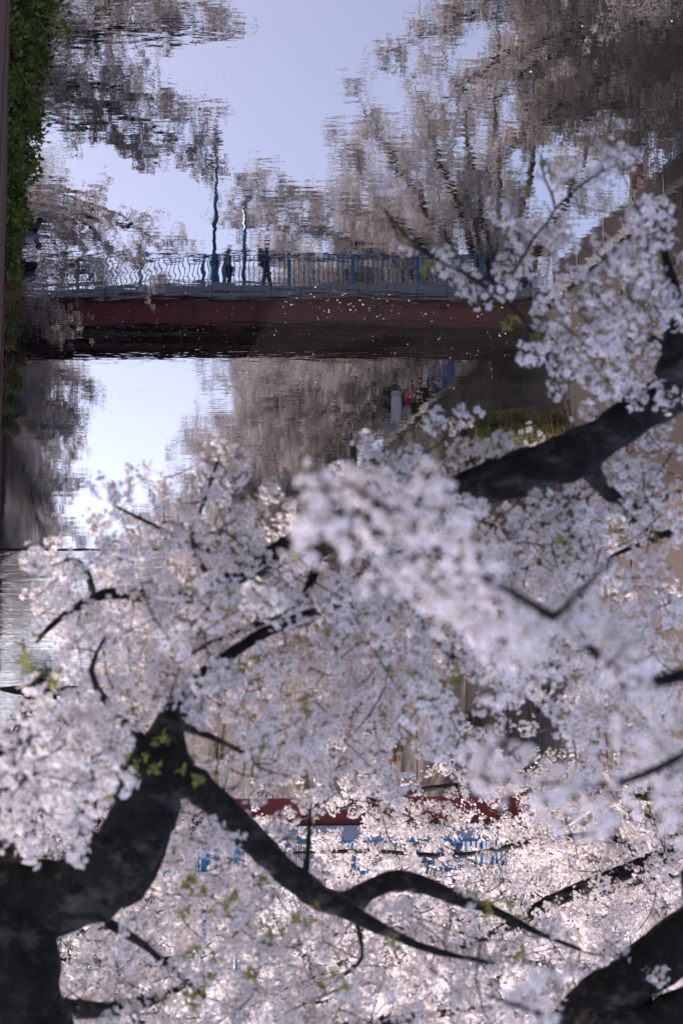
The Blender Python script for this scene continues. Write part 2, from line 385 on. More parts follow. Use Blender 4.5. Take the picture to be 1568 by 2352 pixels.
# railings
b_ = Buf(); b_.tube([(0, 0, 0.14), (0, 0, 0.99)], 0.016, 6); balm = b_.mesh('baluster', M['blue_steel'], True)
b_ = Buf(); b_.box((0, 0, 0.54), (0.11, 0.10, 1.04)); b_.box((0, 0, 1.085), (0.15, 0.14, 0.05)); b_.box((0, 0, 0.045), (0.17, 0.15, 0.05)); postm = b_.mesh('post', M['blue_steel'])
bay = 2.0; x_first = -BL / 2 + 0.45
for y in (0.14, BW - 0.14):
    b_ = Buf(); bar_along(b_, y, 0.99, 1.08, 0.13); bar_along(b_, y, 0.09, 0.14, 0.06)
    rail = b_.build('railing', M['blue_steel'], bridge)
    xs = [-8.6 + 2.0, -4.4, -2.4, -0.36, 1.65, 3.68, 4.34, 6.32, 8.3, 10.2]
    xs = [q for q in xs if BX0 + 0.1 < q < BX1 - 0.1] + [BX1 - 0.12]; xs.insert(0, BX0 + 0.12); xs = sorted(set(xs))
    for j, x in enumerate(xs):
        link('post', postm, rail, loc=(x - BM, y, deck(x)))
        if j + 1 < len(xs):
            nb_ = max(1, round((xs[j + 1] - x) / 0.155))
            for k in range(1, nb_):
                xx = x + (xs[j + 1] - x) * k / nb_; link('baluster', balm, rail, loc=(xx - BM, y, deck(xx)))
# abutments
for sx, nm, xx in ((-1, 'bridge_abutment', BX0), (1, 'bridge_abutment', BX1)):
    b_ = Buf(); b_.box((0, 0, 3.55), (1.5, BW + 1.0, 7.3)); b_.box((0.0, 0, 7.95), (1.9, BW + 0.8, 0.72))
    o = b_.build(nm, M['concrete'], loc=(xx + sx * 0.85, BY + BW / 2, 0))
    tag(o, ('grey concrete abutment carrying the bridge at the stained wall side' if sx < 0 else 'grey concrete abutment carrying the bridge at the rusty wall side'), 'abutment', 'bridge abutments')

# lamp posts on the bridge
def lamp(x, y, h, label):
    z = deck(x); t = thing('street_lamp', label, 'street lamp', (x, y, z), group='blue lamp posts on the bridge')
    b_ = Buf(); b_.lathe([(0.20, 0.0), (0.20, 0.12), (0.15, 0.2), (0.13, 1.05), (0.15, 1.1), (0.10, 1.2)]); b_.build('base', M['blue_steel'], t, True)
    b_ = Buf(); b_.lathe([(0.07, 1.2), (0.055, h - 0.55)], sides=10); b_.build('pole', M['blue_steel'], t, True)
    b_ = Buf(); b_.lathe([(0.06, h - 0.55), (0.13, h - 0.5), (0.06, h - 0.45)]); b_.build('collar', M['blue_steel'], t, True)
    b_ = Buf(); b_.lathe([(0.07, h - 0.45), (0.16, h - 0.30), (0.18, h - 0.12)]); b_.build('lamp_glass', M['white_paint'], t, True)
    b_ = Buf(); b_.lathe([(0.26, h - 0.12), (0.24, h - 0.07), (0.10, h + 0.03), (0.03, h + 0.12)]); b_.build('lamp_shade', M['blue_steel'], t, True)
lamp(4.02, BY + 0.36, 5.2, 'taller blue lamp post on the near side of the bridge')
lamp(3.28, BY + BW - 0.36, 4.55, 'shorter blue lamp post on the far side of the bridge')

# ------------------------------------------------------------------ people
def skin_mesh(name, joints, edges, rad, m_, parent, sub=2):
    me = bpy.data.meshes.new(name); me.from_pydata(joints, edges, []); me.materials.append(m_)
    o = link(name, me, parent)
    sk = o.modifiers.new('skin', 'SKIN'); sk.use_smooth_shade = True
    for i, r in enumerate(rad):
        s_ = me.skin_vertices[0].data[i]; s_.radius = (r, r) if not isinstance(r, tuple) else r; s_.use_root = (i == 0)
    sb = o.modifiers.new('subdivision', 'SUBSURF'); sb.levels = sub; sb.render_levels = sub
    return o
def person(loc, rz, label, coat, hat=None, h=1.68, stride=0.16, bag=False):
    t = thing('person', label, 'person', loc, rz, 'people walking over the bridge'); k = h / 1.70
    # one continuous figure, facing +y, mid-stride
    J = [(0, 0, .95), (0, .0, 1.12), (0, 0, 1.34), (0, .01, 1.47), (0, .03, 1.54), (0, .045, 1.62),   # pelvis, waist, chest, neck, jaw, skull
         (.10, .02, .90), (.11, stride * .7, .50), (.11, stride * .6, .09), (.115, stride * .6 + .15, .035),
         (-.10, -.02, .90), (-.11, -stride * .2, .50), (-.11, -stride * 1.3, .11), (-.115, -stride * 1.3 + .13, .035),
         (.19, 0, 1.40), (.23, -.06, 1.14), (.22, .08, .92), (.22, .12, .84),
         (-.19, 0, 1.40), (-.23, .02, 1.14), (-.22, .16, .95), (-.21, .21, .88)]
    E = [(0, 1), (1, 2), (2, 3), (3, 4), (4, 5), (0, 6), (6, 7), (7, 8), (8, 9), (0, 10), (10, 11), (11, 12), (12, 13),
         (2, 14), (14, 15), (15, 16), (16, 17), (2, 18), (18, 19), (19, 20), (20, 21)]
    Rr = [(.14, .10), (.125, .09), (.15, .10), .055, .075, .085, .082, .058, .042, .035, .082, .058, .042, .035, .05, .042, .032, .028, .05, .042, .032, .028]
    J = [(a * k, b * k, c * k) for a, b, c in J]
    body = skin_mesh('body', J, E, Rr, M['skin'], t)
    # face: nose, ears
    b_ = Buf(); b_.tube([(0, .12 * k, 1.625 * k), (0, .145 * k, 1.595 * k), (0, .125 * k, 1.585 * k)], [.008, .016, .010], 6)
    for s_ in (-1, 1): b_.tube([(s_ * .083 * k, .03 * k, 1.64 * k), (s_ * .095 * k, .02 * k, 1.61 * k), (s_ * .083 * k, .03 * k, 1.575 * k)], [.010, .018, .010], 6)
    b_.build('face_features', M['skin'], t, True)
    tr = [J[0]] + J[6:9] + J[10:13]
    skin_mesh('trousers', tr, [(0, 1), (1, 2), (2, 3), (0, 4), (4, 5), (5, 6)], [(.155, .115), .098, .075, .062, .098, .075, .062], M['trousers'], t, 1)
    jk = [J[0], J[1], J[2], (0, 0, 1.44 * k)] + J[14:17] + J[18:21]
    jk[0] = (0, 0, .86 * k)
    skin_mesh('coat', jk, [(0, 1), (1, 2), (2, 3), (2, 4), (4, 5), (5, 6), (2, 7), (7, 8), (8, 9)],
              [(.185, .145), (.155, .12), (.175, .125), .075, .07, .062, .05, .07, .062, .05], coat, t, 1)
    for a, b2 in ((8, 9), (12, 13)):
        b_ = Buf(); p, q = Vector(J[a]), Vector(J[b2]); b_.tube([(p.x, p.y - .05, .05), (p.x, p.y, .055), (q.x, q.y, .045), (q.x, q.y + .04, .035)], [.035, .052, .045, .02], 8)
        b_.build('shoe', M['hair'], t, True)
    b_ = Buf(); prof = [(.094, -.02), (.100, .03), (.090, .075), (.06, .105), (.015, .118)]
    b_.lathe([(r * k, z * k) for r, z in prof], (0, .025 * k, 1.635 * k), 14); b_.build('hair', M['hair'], t, True)
    if hat:
        b_ = Buf(); b_.lathe([(.19, -.01), (.185, .004), (.112, .02), (.108, .09), (.08, .12), (.02, .128)], (0, .03 * k, 1.67 * k), 16); b_.build('hat', hat, t, True)
    if bag:
        b_ = Buf(); b_.box((0, -.17 * k, 1.20 * k), (.28, .13, .40)); b_.build('backpack', M['coat_dark'], t)
    return t
def stand(x, y): return (x, y, deck(x))
person(stand(3.62, BY + 1.0), RAD(-85), 'person in a pale hat and brown coat beside the taller lamp post', M['coat_brown'], M['hat'], 1.64)
person(stand(2.42, BY + 0.9), RAD(80), 'person in a dark jacket with a backpack striding over the bridge', M['coat_dark'], None, 1.74, 0.24, True)

# ------------------------------------------------------------------ fence, signs, banners on the left bank
def along(X, y): return Vector((X(y), y, 0))
fy0, fy1 = 36.0, 49.6
FL = math.hypot(fy1 - fy0, LX(fy1) - LX(fy0)); fang = math.atan2(fy1 - fy0, LX(fy1) - LX(fy0))
fence = thing('corrugated_fence', 'brown corrugated steel fence with pale posts on top of the wall beside the bridge', 'fence', (LX(fy0) - 0.12, fy0, BANK - 0.085), fang)
nb = 7; pw = FL / nb
def corr(z0a, z0b, z1):
    b_ = Buf(); n = 64; vv = []; fs = []
    for i in range(n + 1):
        x = -pw / 2 + 0.03 + (pw - 0.06) * i / n; y = 0.018 if (i // 2) % 2 else -0.018; zz = z0a + (z0b - z0a) * i / n
        vv += [(x, y, zz), (x, y, z1), (x, y + 0.006, z1), (x, y + 0.006, zz)]
    for i in range(n):
        a = i * 4; c = a + 4
        for k in range(4): fs.append((a + k, a + (k + 1) % 4, c + (k + 1) % 4, c + k))
    b_.add(vv, fs); return b_.mesh('corrugated_panel', M['cladding'])
flat_m = corr(0.06, 0.06, 0.84); ramp_m = corr(0.06, 0.52, 0.90)
pb = Buf(); pb.box((0, 0, 0.47), (0.06, 0.07, 0.94)); pbm = pb.mesh('post', M['galv'])
for i in range(nb):
    link('corrugated_panel', ramp_m if i == nb - 1 else flat_m, fence, loc=((i + 0.5) * pw, 0, 0))
for i in range(nb + 1): link('post', pbm, fence, loc=(i * pw, -0.005, 0))
b_ = Buf(); b_.tube([(0, 0, 0.90), (FL, 0, 0.90)], 0.028, 8); b_.build('top_rail', M['galv'], fence)
b_ = Buf(); b_.box((FL / 2 - pw / 2, 0, 0.03), (FL - pw, 0.08, 0.05)); b_.build('bottom_rail', M['galv'], fence)
b_ = Buf(); b_.tube([(FL - pw, -0.03, 0.04), (FL, -0.03, 0.50)], 0.04, 6); b_.build('sloping_rail', M['pale_wood'], fence)

def banner(x, y, z, wd, ht, m_, label, cat='banner', name='banner', group=None):
    t = thing(name, label, cat, (x, y, z), RAD(-14), group)
    b_ = Buf(); n = 8; vv = []; fs = []
    for i in range(n + 1):
        zz = 0.7 + ht * i / n
        for s_, q in ((-1, 0), (0, 0.5), (1, 1)): vv.append((s_ * wd / 2, 0.03 * sin(i * 1.1 + q * 2), zz))
    for i in range(n):
        for k in range(2): a = i * 3 + k; fs.append((a, a + 1, a + 4, a + 3))
    b_.add(vv, fs); o = b_.build('cloth', m_, t, True); sm = o.modifiers.new('thickness', 'SOLIDIFY'); sm.thickness = 0.008
    b_ = Buf()
    b_.tube([(-wd / 2 - 0.03, 0, -0.02), (-wd / 2 - 0.03, 0, 0.8 + ht)], 0.02, 6); b_.build('pole', M['galv'], t)
    b_ = Buf(); b_.tube([(-wd / 2 - 0.04, 0, 0.72 + ht), (wd / 2, 0, 0.72 + ht)], 0.012, 6); b_.build('crossbar', M['galv'], t)
    b_ = Buf(); b_.lathe([(0.16, -0.005), (0.16, 0.08), (0.05, 0.12)], (-wd / 2 - 0.03, 0, 0)); b_.build('foot', M['concrete'], t)
    return t
banner(-3.75, 62, BANK, 1.1, 1.3, M['tarp'], 'blue cloth sheet hung on a pole above the stained wall beyond the bridge')
banner(LX(68) - 0.5, 68, BANK, 0.42, 1.35, M['white_paint'], 'tall white banner standing on the wall nearer to the blue sheet', group='white banners along the bank')
banner(LX(73.5) - 0.5, 73.5, BANK, 0.42, 1.1, M['white_paint'], 'shorter white banner standing farther along the wall', group='white banners along the bank')
def lantern(x, y, z, label):
    t = thing('paper_lantern', label, 'lantern', (x, y, z), group='red lanterns on the bank')
    b_ = Buf(); b_.lathe([(0.07, -0.24), (0.15, -0.17), (0.185, 0), (0.15, 0.17), (0.07, 0.24)]); b_.build('shade', M['red_paint'], t, True)
    for zz in (-0.255, 0.255):
        b_ = Buf(); b_.lathe([(0.075, zz - 0.02), (0.075, zz + 0.02)]); b_.build('rim', M['hair'], t)
    b_ = Buf(); b_.tube([(0, 0, 0.27), (0, 0.02, 0.55), (0, 0.4, 0.60), (0, 0.42, BANK - z)], 0.012, 5); b_.build('hanger', M['galv'], t)
lantern(-3.3, 61.4, 9.0, 'round red paper lantern hanging in front of the blue sheet')
lantern(LX(65.5) - 0.3, 65.5, 8.9, 'round red paper lantern hanging between the blue sheet and the white banner')
t = thing('sign_board', 'red sign panel in a white frame standing on the bank before the bridge', 'sign', (-8.15, 44, BANK), RAD(-14))
b_ = Buf(); b_.box((0, 0, 1.35), (0.46, 0.03, 0.86)); b_.build('panel', M['red_paint'], t)
b_ = Buf()
for dx in (-0.265, 0.265): b_.box((dx, 0, 1.35), (0.07, 0.05, 1.0))
for dz in (0.885, 1.815): b_.box((0, 0, dz), (0.459, 0.05, 0.07))
b_.build('frame', M['white_paint'], t)
for dx in (-0.2, 0.2): b_ = Buf(); b_.tube([(dx, 0, -0.02), (dx, 0, 0.85)], 0.025, 6); b_.build('leg', M['galv'], t)

# ------------------------------------------------------------------ blossom pieces
def orient(nrm):
    nrm = nrm / np.linalg.norm(nrm); a = rng.normal(size=3); a -= nrm * np.dot(a, nrm); a /= np.linalg.norm(a)
    return a, np.cross(nrm, a), nrm
def flower(buf, c, nrm, r, petals=5):
    a, b2, n_ = orient(nrm); cup = 0.15 + 0.5 * rng.random()
    for k in range(petals):
        t = 2 * pi * k / petals; rr = r * (0.9 + 0.2 * rng.random())
        def q(rad, da, h): return c + (a * cos(t + da) + b2 * sin(t + da)) * rad + n_ * h
        buf.add([q(0.06 * r, 0, 0), q(0.72 * rr, -0.52, cup * r * 0.45), q(rr, -0.18, cup * r * 0.8), q(rr, 0.18, cup * r * 0.8), q(0.72 * rr, 0.52, cup * r * 0.45)],
                [(0, 1, 2, 3, 4)], 0)
    hs = [c + (a * cos(t) + b2 * sin(t)) * r * 0.31 + n_ * r * 0.12 for t in (0, 1.26, 2.51, 3.77, 5.03)]
    buf.add(hs, [(0, 1, 2, 3, 4)], 1)
def leaf(buf, c, d, L, mi, wd=0.32):
    a, b2, n_ = orient(np.asarray(d, float)); e = c + n_ * L
    buf.add([c, c + n_ * L * 0.45 + a * L * wd + b2 * L * 0.08, e - b2 * L * 0.12, c + n_ * L * 0.45 - a * L * wd + b2 * L * 0.08], [(0, 1, 2), (0, 2, 3)], mi)
def pom(nf, rad, nleaf):
    buf = Buf()
    for _ in range(nf):
        d = rng.normal(size=3); d /= np.linalg.norm(d); rr = rad * (0.55 + 0.5 * rng.random())
        c = d * rr; flower(buf, c, d + rng.normal(size=3) * 0.45, 0.0185 * (0.85 + 0.3 * rng.random()))
        s_ = np.cross(d, rng.normal(size=3)); s_ /= np.linalg.norm(s_) * 700
        buf.add([d * 0.004, c - s_, c + s_], [(0, 1, 2)], 2)
    for _ in range(nleaf):
        d = rng.normal(size=3); d /= np.linalg.norm(d); leaf(buf, d * rad * 0.7, d, 0.028 + 0.016 * rng.random(), 3, 0.2)
    return buf.mesh('blossom_cluster', [M['petal'], M['heart'], M['stalk'], M['leaf']])
def tuft():
    buf = Buf()
    for _ in range(6):
        d = rng.normal(size=3); d[2] -= 0.3; leaf(buf, np.zeros(3), d, 0.03 + 0.03 * rng.random(), 3, 0.22)
    return buf.mesh('leaf_tuft', [M['petal'], M['heart'], M['stalk'], M['leaf']])
def spray(nf, brown):
    buf = Buf(); cs = rng.normal(size=(7, 3)) * np.array([0.16, 0.16, 0.11])
    for i in range(nf):
        d = rng.normal(size=3); d /= np.linalg.norm(d); c = cs[i % 7] + d * 0.075 * (0.5 + 0.6 * rng.random())
        a, b2, n_ = orient(d + rng.normal(size=3) * 0.5); r = 0.024 * (0.8 + 0.4 * rng.random())
        buf.add([c + (a * cos(t) + b2 * sin(t)) * r for t in (0, 1.257, 2.513, 3.77, 5.027)], [(0, 1, 2, 3, 4)], 0)
        if i % 2 == 0: buf.add([c + n_ * 0.003 + (a * cos(t) + b2 * sin(t)) * r * 0.3 for t in (0, 2.1, 4.2)], [(0, 1, 2)], 1)
    for i in range(brown):
        c = cs[i % 7] + rng.normal(size=3) * 0.05; leaf(buf, c, rng.normal(size=3), 0.035 + 0.03 * rng.random(), 2)
    for i in range(7):
        buf.tube([np.zeros(3), cs[i] * 0.6 + rng.normal(size=3) * 0.03, cs[i]], [0.006, 0.004, 0.003], 3, 4, cap=False)
    return buf.mesh('blossom_spray', [M['petal'], M['heart'], M['stalk'], M['leaf'], M['bark']])
POMS = [pom(17, 0.065, 0), pom(20, 0.07, 1), pom(14, 0.06, 0), pom(19, 0.075, 2), tuft()]
SPRAYS = [spray(64, 5), spray(56, 8), spray(70, 3), spray(60, 6)]

def scatter_group(name, sources):
    ng = bpy.data.node_groups.new(name, 'GeometryNodeTree')
    ng.interface.new_socket('Geometry', in_out='INPUT', socket_type='NodeSocketGeometry')
    ng.interface.new_socket('Geometry', in_out='OUTPUT', socket_type='NodeSocketGeometry')
    n = ng.nodes; l = ng.links; gi = n.new('NodeGroupInput'); go = n.new('NodeGroupOutput'); jn = n.new('GeometryNodeJoinGeometry')
    def attr(nm, ty):
        a = n.new('GeometryNodeInputNamedAttribute'); a.data_type = ty; a.inputs[0].default_value = nm; return a.outputs[0]
    rot = attr('rot', 'FLOAT_VECTOR'); scl = attr('scl', 'FLOAT'); var = attr('var', 'INT')
    er = n.new('FunctionNodeEulerToRotation'); l.new(rot, er.inputs[0])
    for k, src in enumerate(sources):
        oi = n.new('GeometryNodeObjectInfo'); oi.inputs['Object'].default_value = src; oi.inputs['As Instance'].default_value = True; oi.transform_space = 'ORIGINAL'
        cp = n.new('FunctionNodeCompare'); cp.data_type = 'INT'; cp.operation = 'EQUAL'; l.new(var, cp.inputs[2]); cp.inputs[3].default_value = k
        ip = n.new('GeometryNodeInstanceOnPoints'); l.new(gi.outputs[0], ip.inputs['Points']); l.new(cp.outputs[0], ip.inputs['Selection'])
        l.new(oi.outputs['Geometry'], ip.inputs['Instance']); l.new(er.outputs[0], ip.inputs['Rotation']); l.new(scl, ip.inputs['Scale'])
        l.new(ip.outputs[0], jn.inputs[0])
    l.new(jn.outputs[0], go.inputs[0]); return ng
def points_obj(name, pos, scl, var, parent, group, m_):
    me = bpy.data.meshes.new(name); n = len(pos); me.vertices.add(n)
    me.vertices.foreach_set('co', np.asarray(pos, np.float32).ravel())
    a = me.attributes.new('rot', 'FLOAT_VECTOR', 'POINT'); a.data.foreach_set('vector', (rng.random((n, 3)) * 6.283).astype(np.float32).ravel())
    a = me.attributes.new('scl', 'FLOAT', 'POINT'); a.data.foreach_set('value', np.asarray(scl, np.float32))
    a = me.attributes.new('var', 'INT', 'POINT'); a.data.foreach_set('value', np.asarray(var, np.int32))
    me.materials.append(m_); me.update()
    o = link(name, me, parent, 'stuff'); md = o.modifiers.new('scatter', 'NODES'); md.node_group = group
    return o

# ------------------------------------------------------------------ foreground cherry trees
TREES = 'cherry trees along the river'
treeA = thing('cherry_tree', 'cherry tree with the thick black trunk filling the lower left corner of the picture', 'tree', (4.3, 9.6, BANK), group=TREES)
treeB = thing('cherry_tree', 'cherry tree whose dark limb sweeps diagonally across the middle from the right edge', 'tree', (-16.6, 9.2, BANK), group=TREES)
treeC = thing('cherry_tree', 'cherry tree with two thin grey limbs reaching in from the right, below the bridge railing', 'tree', (-15.0, 21.5, BANK), group=TREES)
SK = {id(treeA): [], id(treeB): [], id(treeC): []}     # skeleton samples per tree
def local(t, pts): return np.asarray(pts) - np.array(t.location)
def limb(t, pts, rad, name='limb', sides=12, lump=0.05, step=0.10, keep=True):
    q, r = spline(pts, rad, step); nz = 1 + 0.05 * np.sin(np.arange(len(r)) * 0.9) + 0.03 * rng.normal(size=len(r))
    if len(r) > 4: q[1:-1] += rng.normal(size=(len(q) - 2, 3)) * (r[1:-1] * 0.05)[:, None]
    b_ = Buf(); b_.tube(local(t, q), r * nz, sides, lump=lump); o = b_.build(name, M['bark'], t, True)
    if keep:
        for i in range(len(q)): SK[id(t)].append((q[i], r[i]))
    return o
def px(lst):
    """[(u, v, d, radius in picture px)] -> points and metres"""
    return [tuple(P(u, v, d)) for u, v, d, r in lst], [r * d / FPX for u, v, d, r in lst]
# tree A
base = np.array(treeA.location)
pts, rad = px([(-230, 1950, 9.0, 150), (-90, 2010, 8.8, 135), (0, 2110, 8.6, 112), (35, 2240, 8.5, 104), (60, 2352, 8.5, 98), (120, 2520, 8.6, 92), (150, 2800, 8.8, 80)])
limb(treeA, [tuple(base + (0, 0, -0.15)), tuple(base + (-0.25, -0.1, 0.7))] + pts, [0.42, 0.36] + rad, 'trunk', 20, 0.04, 0.08)
pts, rad = px([(-90, 2010, 8.8, 70), (40, 2062, 8.6, 92), (160, 2055, 8.5, 84), (265, 1995, 8.4, 80), (315, 1905, 8.4, 78), (345, 1810, 8.4, 84), (370, 1740, 8.5, 70), (390, 1660, 8.6, 36), (450, 1570, 8.75, 18), (560, 1480, 8.8, 14), (680, 1420, 8.9, 11), (780, 1390, 9.0, 8)])
limb(treeA, pts, rad, 'limb', 18, 0.05, 0.06)
pts, rad = px([(360, 1800, 8.4, 45), (430, 1795, 8.4, 40), (510, 1858, 8.5, 36), (590, 1938, 8.6, 33), (670, 2013, 8.7, 30), (740, 2062, 8.8, 28), (810, 2100, 8.9, 19), (900, 2145, 9.1, 12), (1000, 2185, 9.3, 8), (1120, 2210, 9.5, 4)])
limb(treeA, pts, rad, 'limb', 14, 0.04, 0.06)
pts, rad = px([(745, 2066, 8.8, 22), (795, 2070, 8.95, 22), (850, 2042, 9.0, 25), (915, 2022, 9.1, 25), (980, 2036, 9.2, 21), (1050, 2066, 9.35, 16), (1130, 2090, 9.5, 11), (1230, 2140, 9.6, 7), (1330, 2180, 9.8, 4)])
limb(treeA, pts, rad, 'limb', 12, 0.04, 0.06)
for lst in ([(860, 2050, 9.1, 7), (820, 2110, 9.3, 6), (830, 2200, 9.4, 5), (760, 2260, 9.5, 4)],
            [(250, 2120, 8.6, 14), (330, 2170, 8.8, 9), (365, 2200, 8.9, 8), (470, 2290, 9.2, 5)],
            [(280, 1960, 8.4, 14), (150, 1880, 8.0, 9), (60, 1790, 7.6, 6), (20, 1700, 7.4, 4)],
            [(390, 1660, 8.6, 12), (480, 1690, 8.8, 8), (560, 1730, 9, 5)],
            [(330, 1700, 8.5, 12), (250, 1620, 8.3, 9), (210, 1540, 8.2, 7), (245, 1460, 8.2, 4)],
            [(700, 2020, 8.8, 8), (708, 1940, 9.4, 6), (712, 1860, 10, 4)],
            [(90, 2300, 8.7, 24), (200, 2320, 9.5, 20), (300, 2310, 10, 18), (390, 2280, 10.4, 10), (470, 2230, 10.6, 5)],
            [(120, 2520, 8.6, 30), (400, 2480, 9.5, 24), (700, 2380, 10.4, 16), (1000, 2330, 11, 10), (1200, 2310, 11.4, 6)]):
    pts, rad = px(lst); limb(treeA, pts, rad, 'branch', 8, 0.04, 0.08)
# tree B
base = np.array(treeB.location)
limb(treeB, [tuple(base + (0, 0, -0.2)), tuple(base + (0.3, 0, 1.2)), tuple(base + (1.2, 0, 2.4)), tuple(base + (3.6, 0.1, 3.6)), tuple(base + (7.0, 0.1, 3.9)), tuple(base + (10.2, 0.2, 3.3)), tuple(P(1800, 2020, 9.5)), tuple(P(1640, 2110, 9.5)), tuple(P(1540, 2185, 9.5)), tuple(P(1440, 2262, 9.5)), tuple(P(1340, 2340, 9.6)), tuple(P(1220, 2440, 9.8)), tuple(P(1050, 2600, 10.2))],
     [0.46, 0.40, 0.36, 0.31, 0.26, 0.22, 0.18, 0.165, 0.155, 0.155, 0.15, 0.12, 0.06], 'trunk', 16, 0.04, 0.1)
pts, rad = px([(1640, 2260, 9.5, 30), (1540, 2330, 9.4, 44), (1440, 2345, 9.4, 38), (1380, 2330, 9.5, 40)])
limb(treeB, pts, rad, 'limb', 12, 0.04, 0.08)
pts, rad = px([(1690, 850, 9.0, 58), (1560, 895, 9.0, 50), (1480, 935, 9.0, 48), (1390, 1000, 9.0, 50), (1290, 1055, 9.0, 56), (1190, 1090, 9.0, 54), (1110, 1110, 9.0, 46), (1030, 1135, 9.1, 38), (940, 1160, 9.2, 34), (830, 1195, 9.3, 34), (740, 1228, 9.4, 44), (680, 1255, 9.5, 34), (590, 1300, 9.5, 22), (500, 1345, 9.4, 18), (430, 1372, 9.2, 16), (350, 1375, 9.0, 14), (280, 1360, 8.9, 15), (215, 1372, 8.8, 12), (160, 1405, 8.7, 8), (115, 1440, 8.6, 7), (85, 1475, 8.5, 4)])
limb(treeB, [tuple(base + (4.6, 0.1, 3.7)), tuple(base + (8.5, 0.0, 1.8)), tuple(base + (11.8, -0.1, 0.1))] + pts, [0.20, 0.19, 0.18] + rad, 'limb', 16, 0.05, 0.06)
for lst in ([(215, 1372, 8.8, 9), (205, 1325, 8.7, 8), (180, 1290, 8.6, 7), (150, 1287, 8.5, 4)],
            [(1560, 890, 9.0, 26), (1545, 790, 8.9, 24), (1550, 690, 8.8, 20), (1530, 600, 8.8, 10), (1500, 500, 8.8, 5)],
            [(1540, 810, 8.9, 11), (1480, 770, 8.7, 8), (1420, 782, 8.6, 7), (1330, 795, 8.4, 6), (1240, 780, 8.2, 6), (1190, 720, 8.1, 5), (1130, 668, 8.0, 4.5), (1060, 625, 7.9, 4), (990, 590, 7.8, 3.5), (930, 540, 7.8, 3), (885, 482, 7.8, 2)],
            [(1145, 680, 8.0, 4), (1170, 640, 8, 3.5), (1200, 590, 7.9, 3.5), (1230, 540, 7.8, 3), (1275, 480, 7.8, 3), (1250, 410, 7.8, 2.5), (1240, 350, 7.8, 2)],
            [(1275, 480, 7.8, 3), (1340, 420, 7.8, 2.5), (1420, 375, 7.8, 2)],
            [(1340, 1050, 9.0, 26), (1370, 1100, 9.2, 22), (1410, 1145, 9.4, 18), (1450, 1165, 9.6, 10), (1560, 1130, 9.9, 6)],
            [(1410, 1145, 9.4, 9), (1470, 1210, 9.6, 6), (1560, 1240, 9.8, 4)],
            [(1620, 1180, 9.8, 8), (1500, 1240, 9.6, 7), (1420, 1270, 9.5, 6), (1330, 1330, 9.4, 4)],
            [(740, 1240, 9.4, 14), (720, 1320, 9.3, 11), (690, 1380, 9.2, 9), (600, 1430, 9.1, 6), (500, 1470, 9, 5), (440, 1500, 8.9, 4)],
            [(590, 1300, 9.5, 8), (480, 1270, 9.3, 6), (400, 1230, 9.2, 5), (300, 1180, 9.1, 4), (260, 1160, 9.1, 3)],
            [(480, 1330, 9.4, 7), (440, 1240, 9.1, 6), (470, 1150, 8.9, 4), (500, 1060, 8.8, 3)],
            [(1030, 1140, 9.1, 14), (960, 1250, 9.4, 11), (930, 1370, 9.6, 10), (860, 1440, 9.7, 9), (780, 1460, 9.8, 6), (770, 1510, 9.8, 4)],
            [(930, 1370, 9.6, 9), (1010, 1480, 9.8, 7), (1100, 1560, 10, 5)],
            [(1190, 1090, 9, 12), (1260, 1230, 9.5, 10), (1300, 1380, 9.8, 8), (1270, 1560, 10, 5), (1230, 1640, 10, 4)],
            [(1300, 1380, 9.8, 8), (1420, 1480, 9.9, 6), (1540, 1560, 10, 5)]):
    pts, rad = px(lst); limb(treeB, pts, rad, 'branch', 8, 0.04, 0.08)
# twigs of tree B that come close to the camera and blur
near_ = [[(2100, 1500, 5.2, 26), (1750, 1510, 3.8, 20), (1480, 1570, 3.2, 15), (1390, 1520, 3.1, 13), (1270, 1420, 3.0, 10), (1120, 1330, 2.9, 8), (980, 1250, 2.85, 7), (850, 1140, 2.8, 5), (740, 1080, 2.8, 3)],
        [(1750, 1510, 3.8, 12), (1640, 1680, 3.4, 10), (1450, 1790, 3.2, 9), (1300, 1800, 3.1, 6), (1110, 1790, 3.05, 4)],
        [(1270, 1420, 3.0, 8), (1340, 1350, 3.0, 6), (1430, 1260, 3.0, 4)],
        [(2100, 2300, 5.0, 14), (1500, 2400, 3.6, 10), (1220, 2320, 3.4, 7), (1120, 2285, 3.35, 4)]]
near = [[(u, v, d * 1.28 if d < 3.7 else d * 1.15, r) for u, v, d, r in lst] for lst in near_]
for i, lst in enumerate(near):
    pts, rad = px(lst)
    if i in (0, 3): pts = [tuple(base + (7.5, 0.1, 3.8)), tuple(base + (10.5, -2.0, 3.2))] + pts; rad = [0.10, 0.07] + rad
    limb(treeB, pts, rad, 'branch', 8, 0.03, 0.05, keep=False)
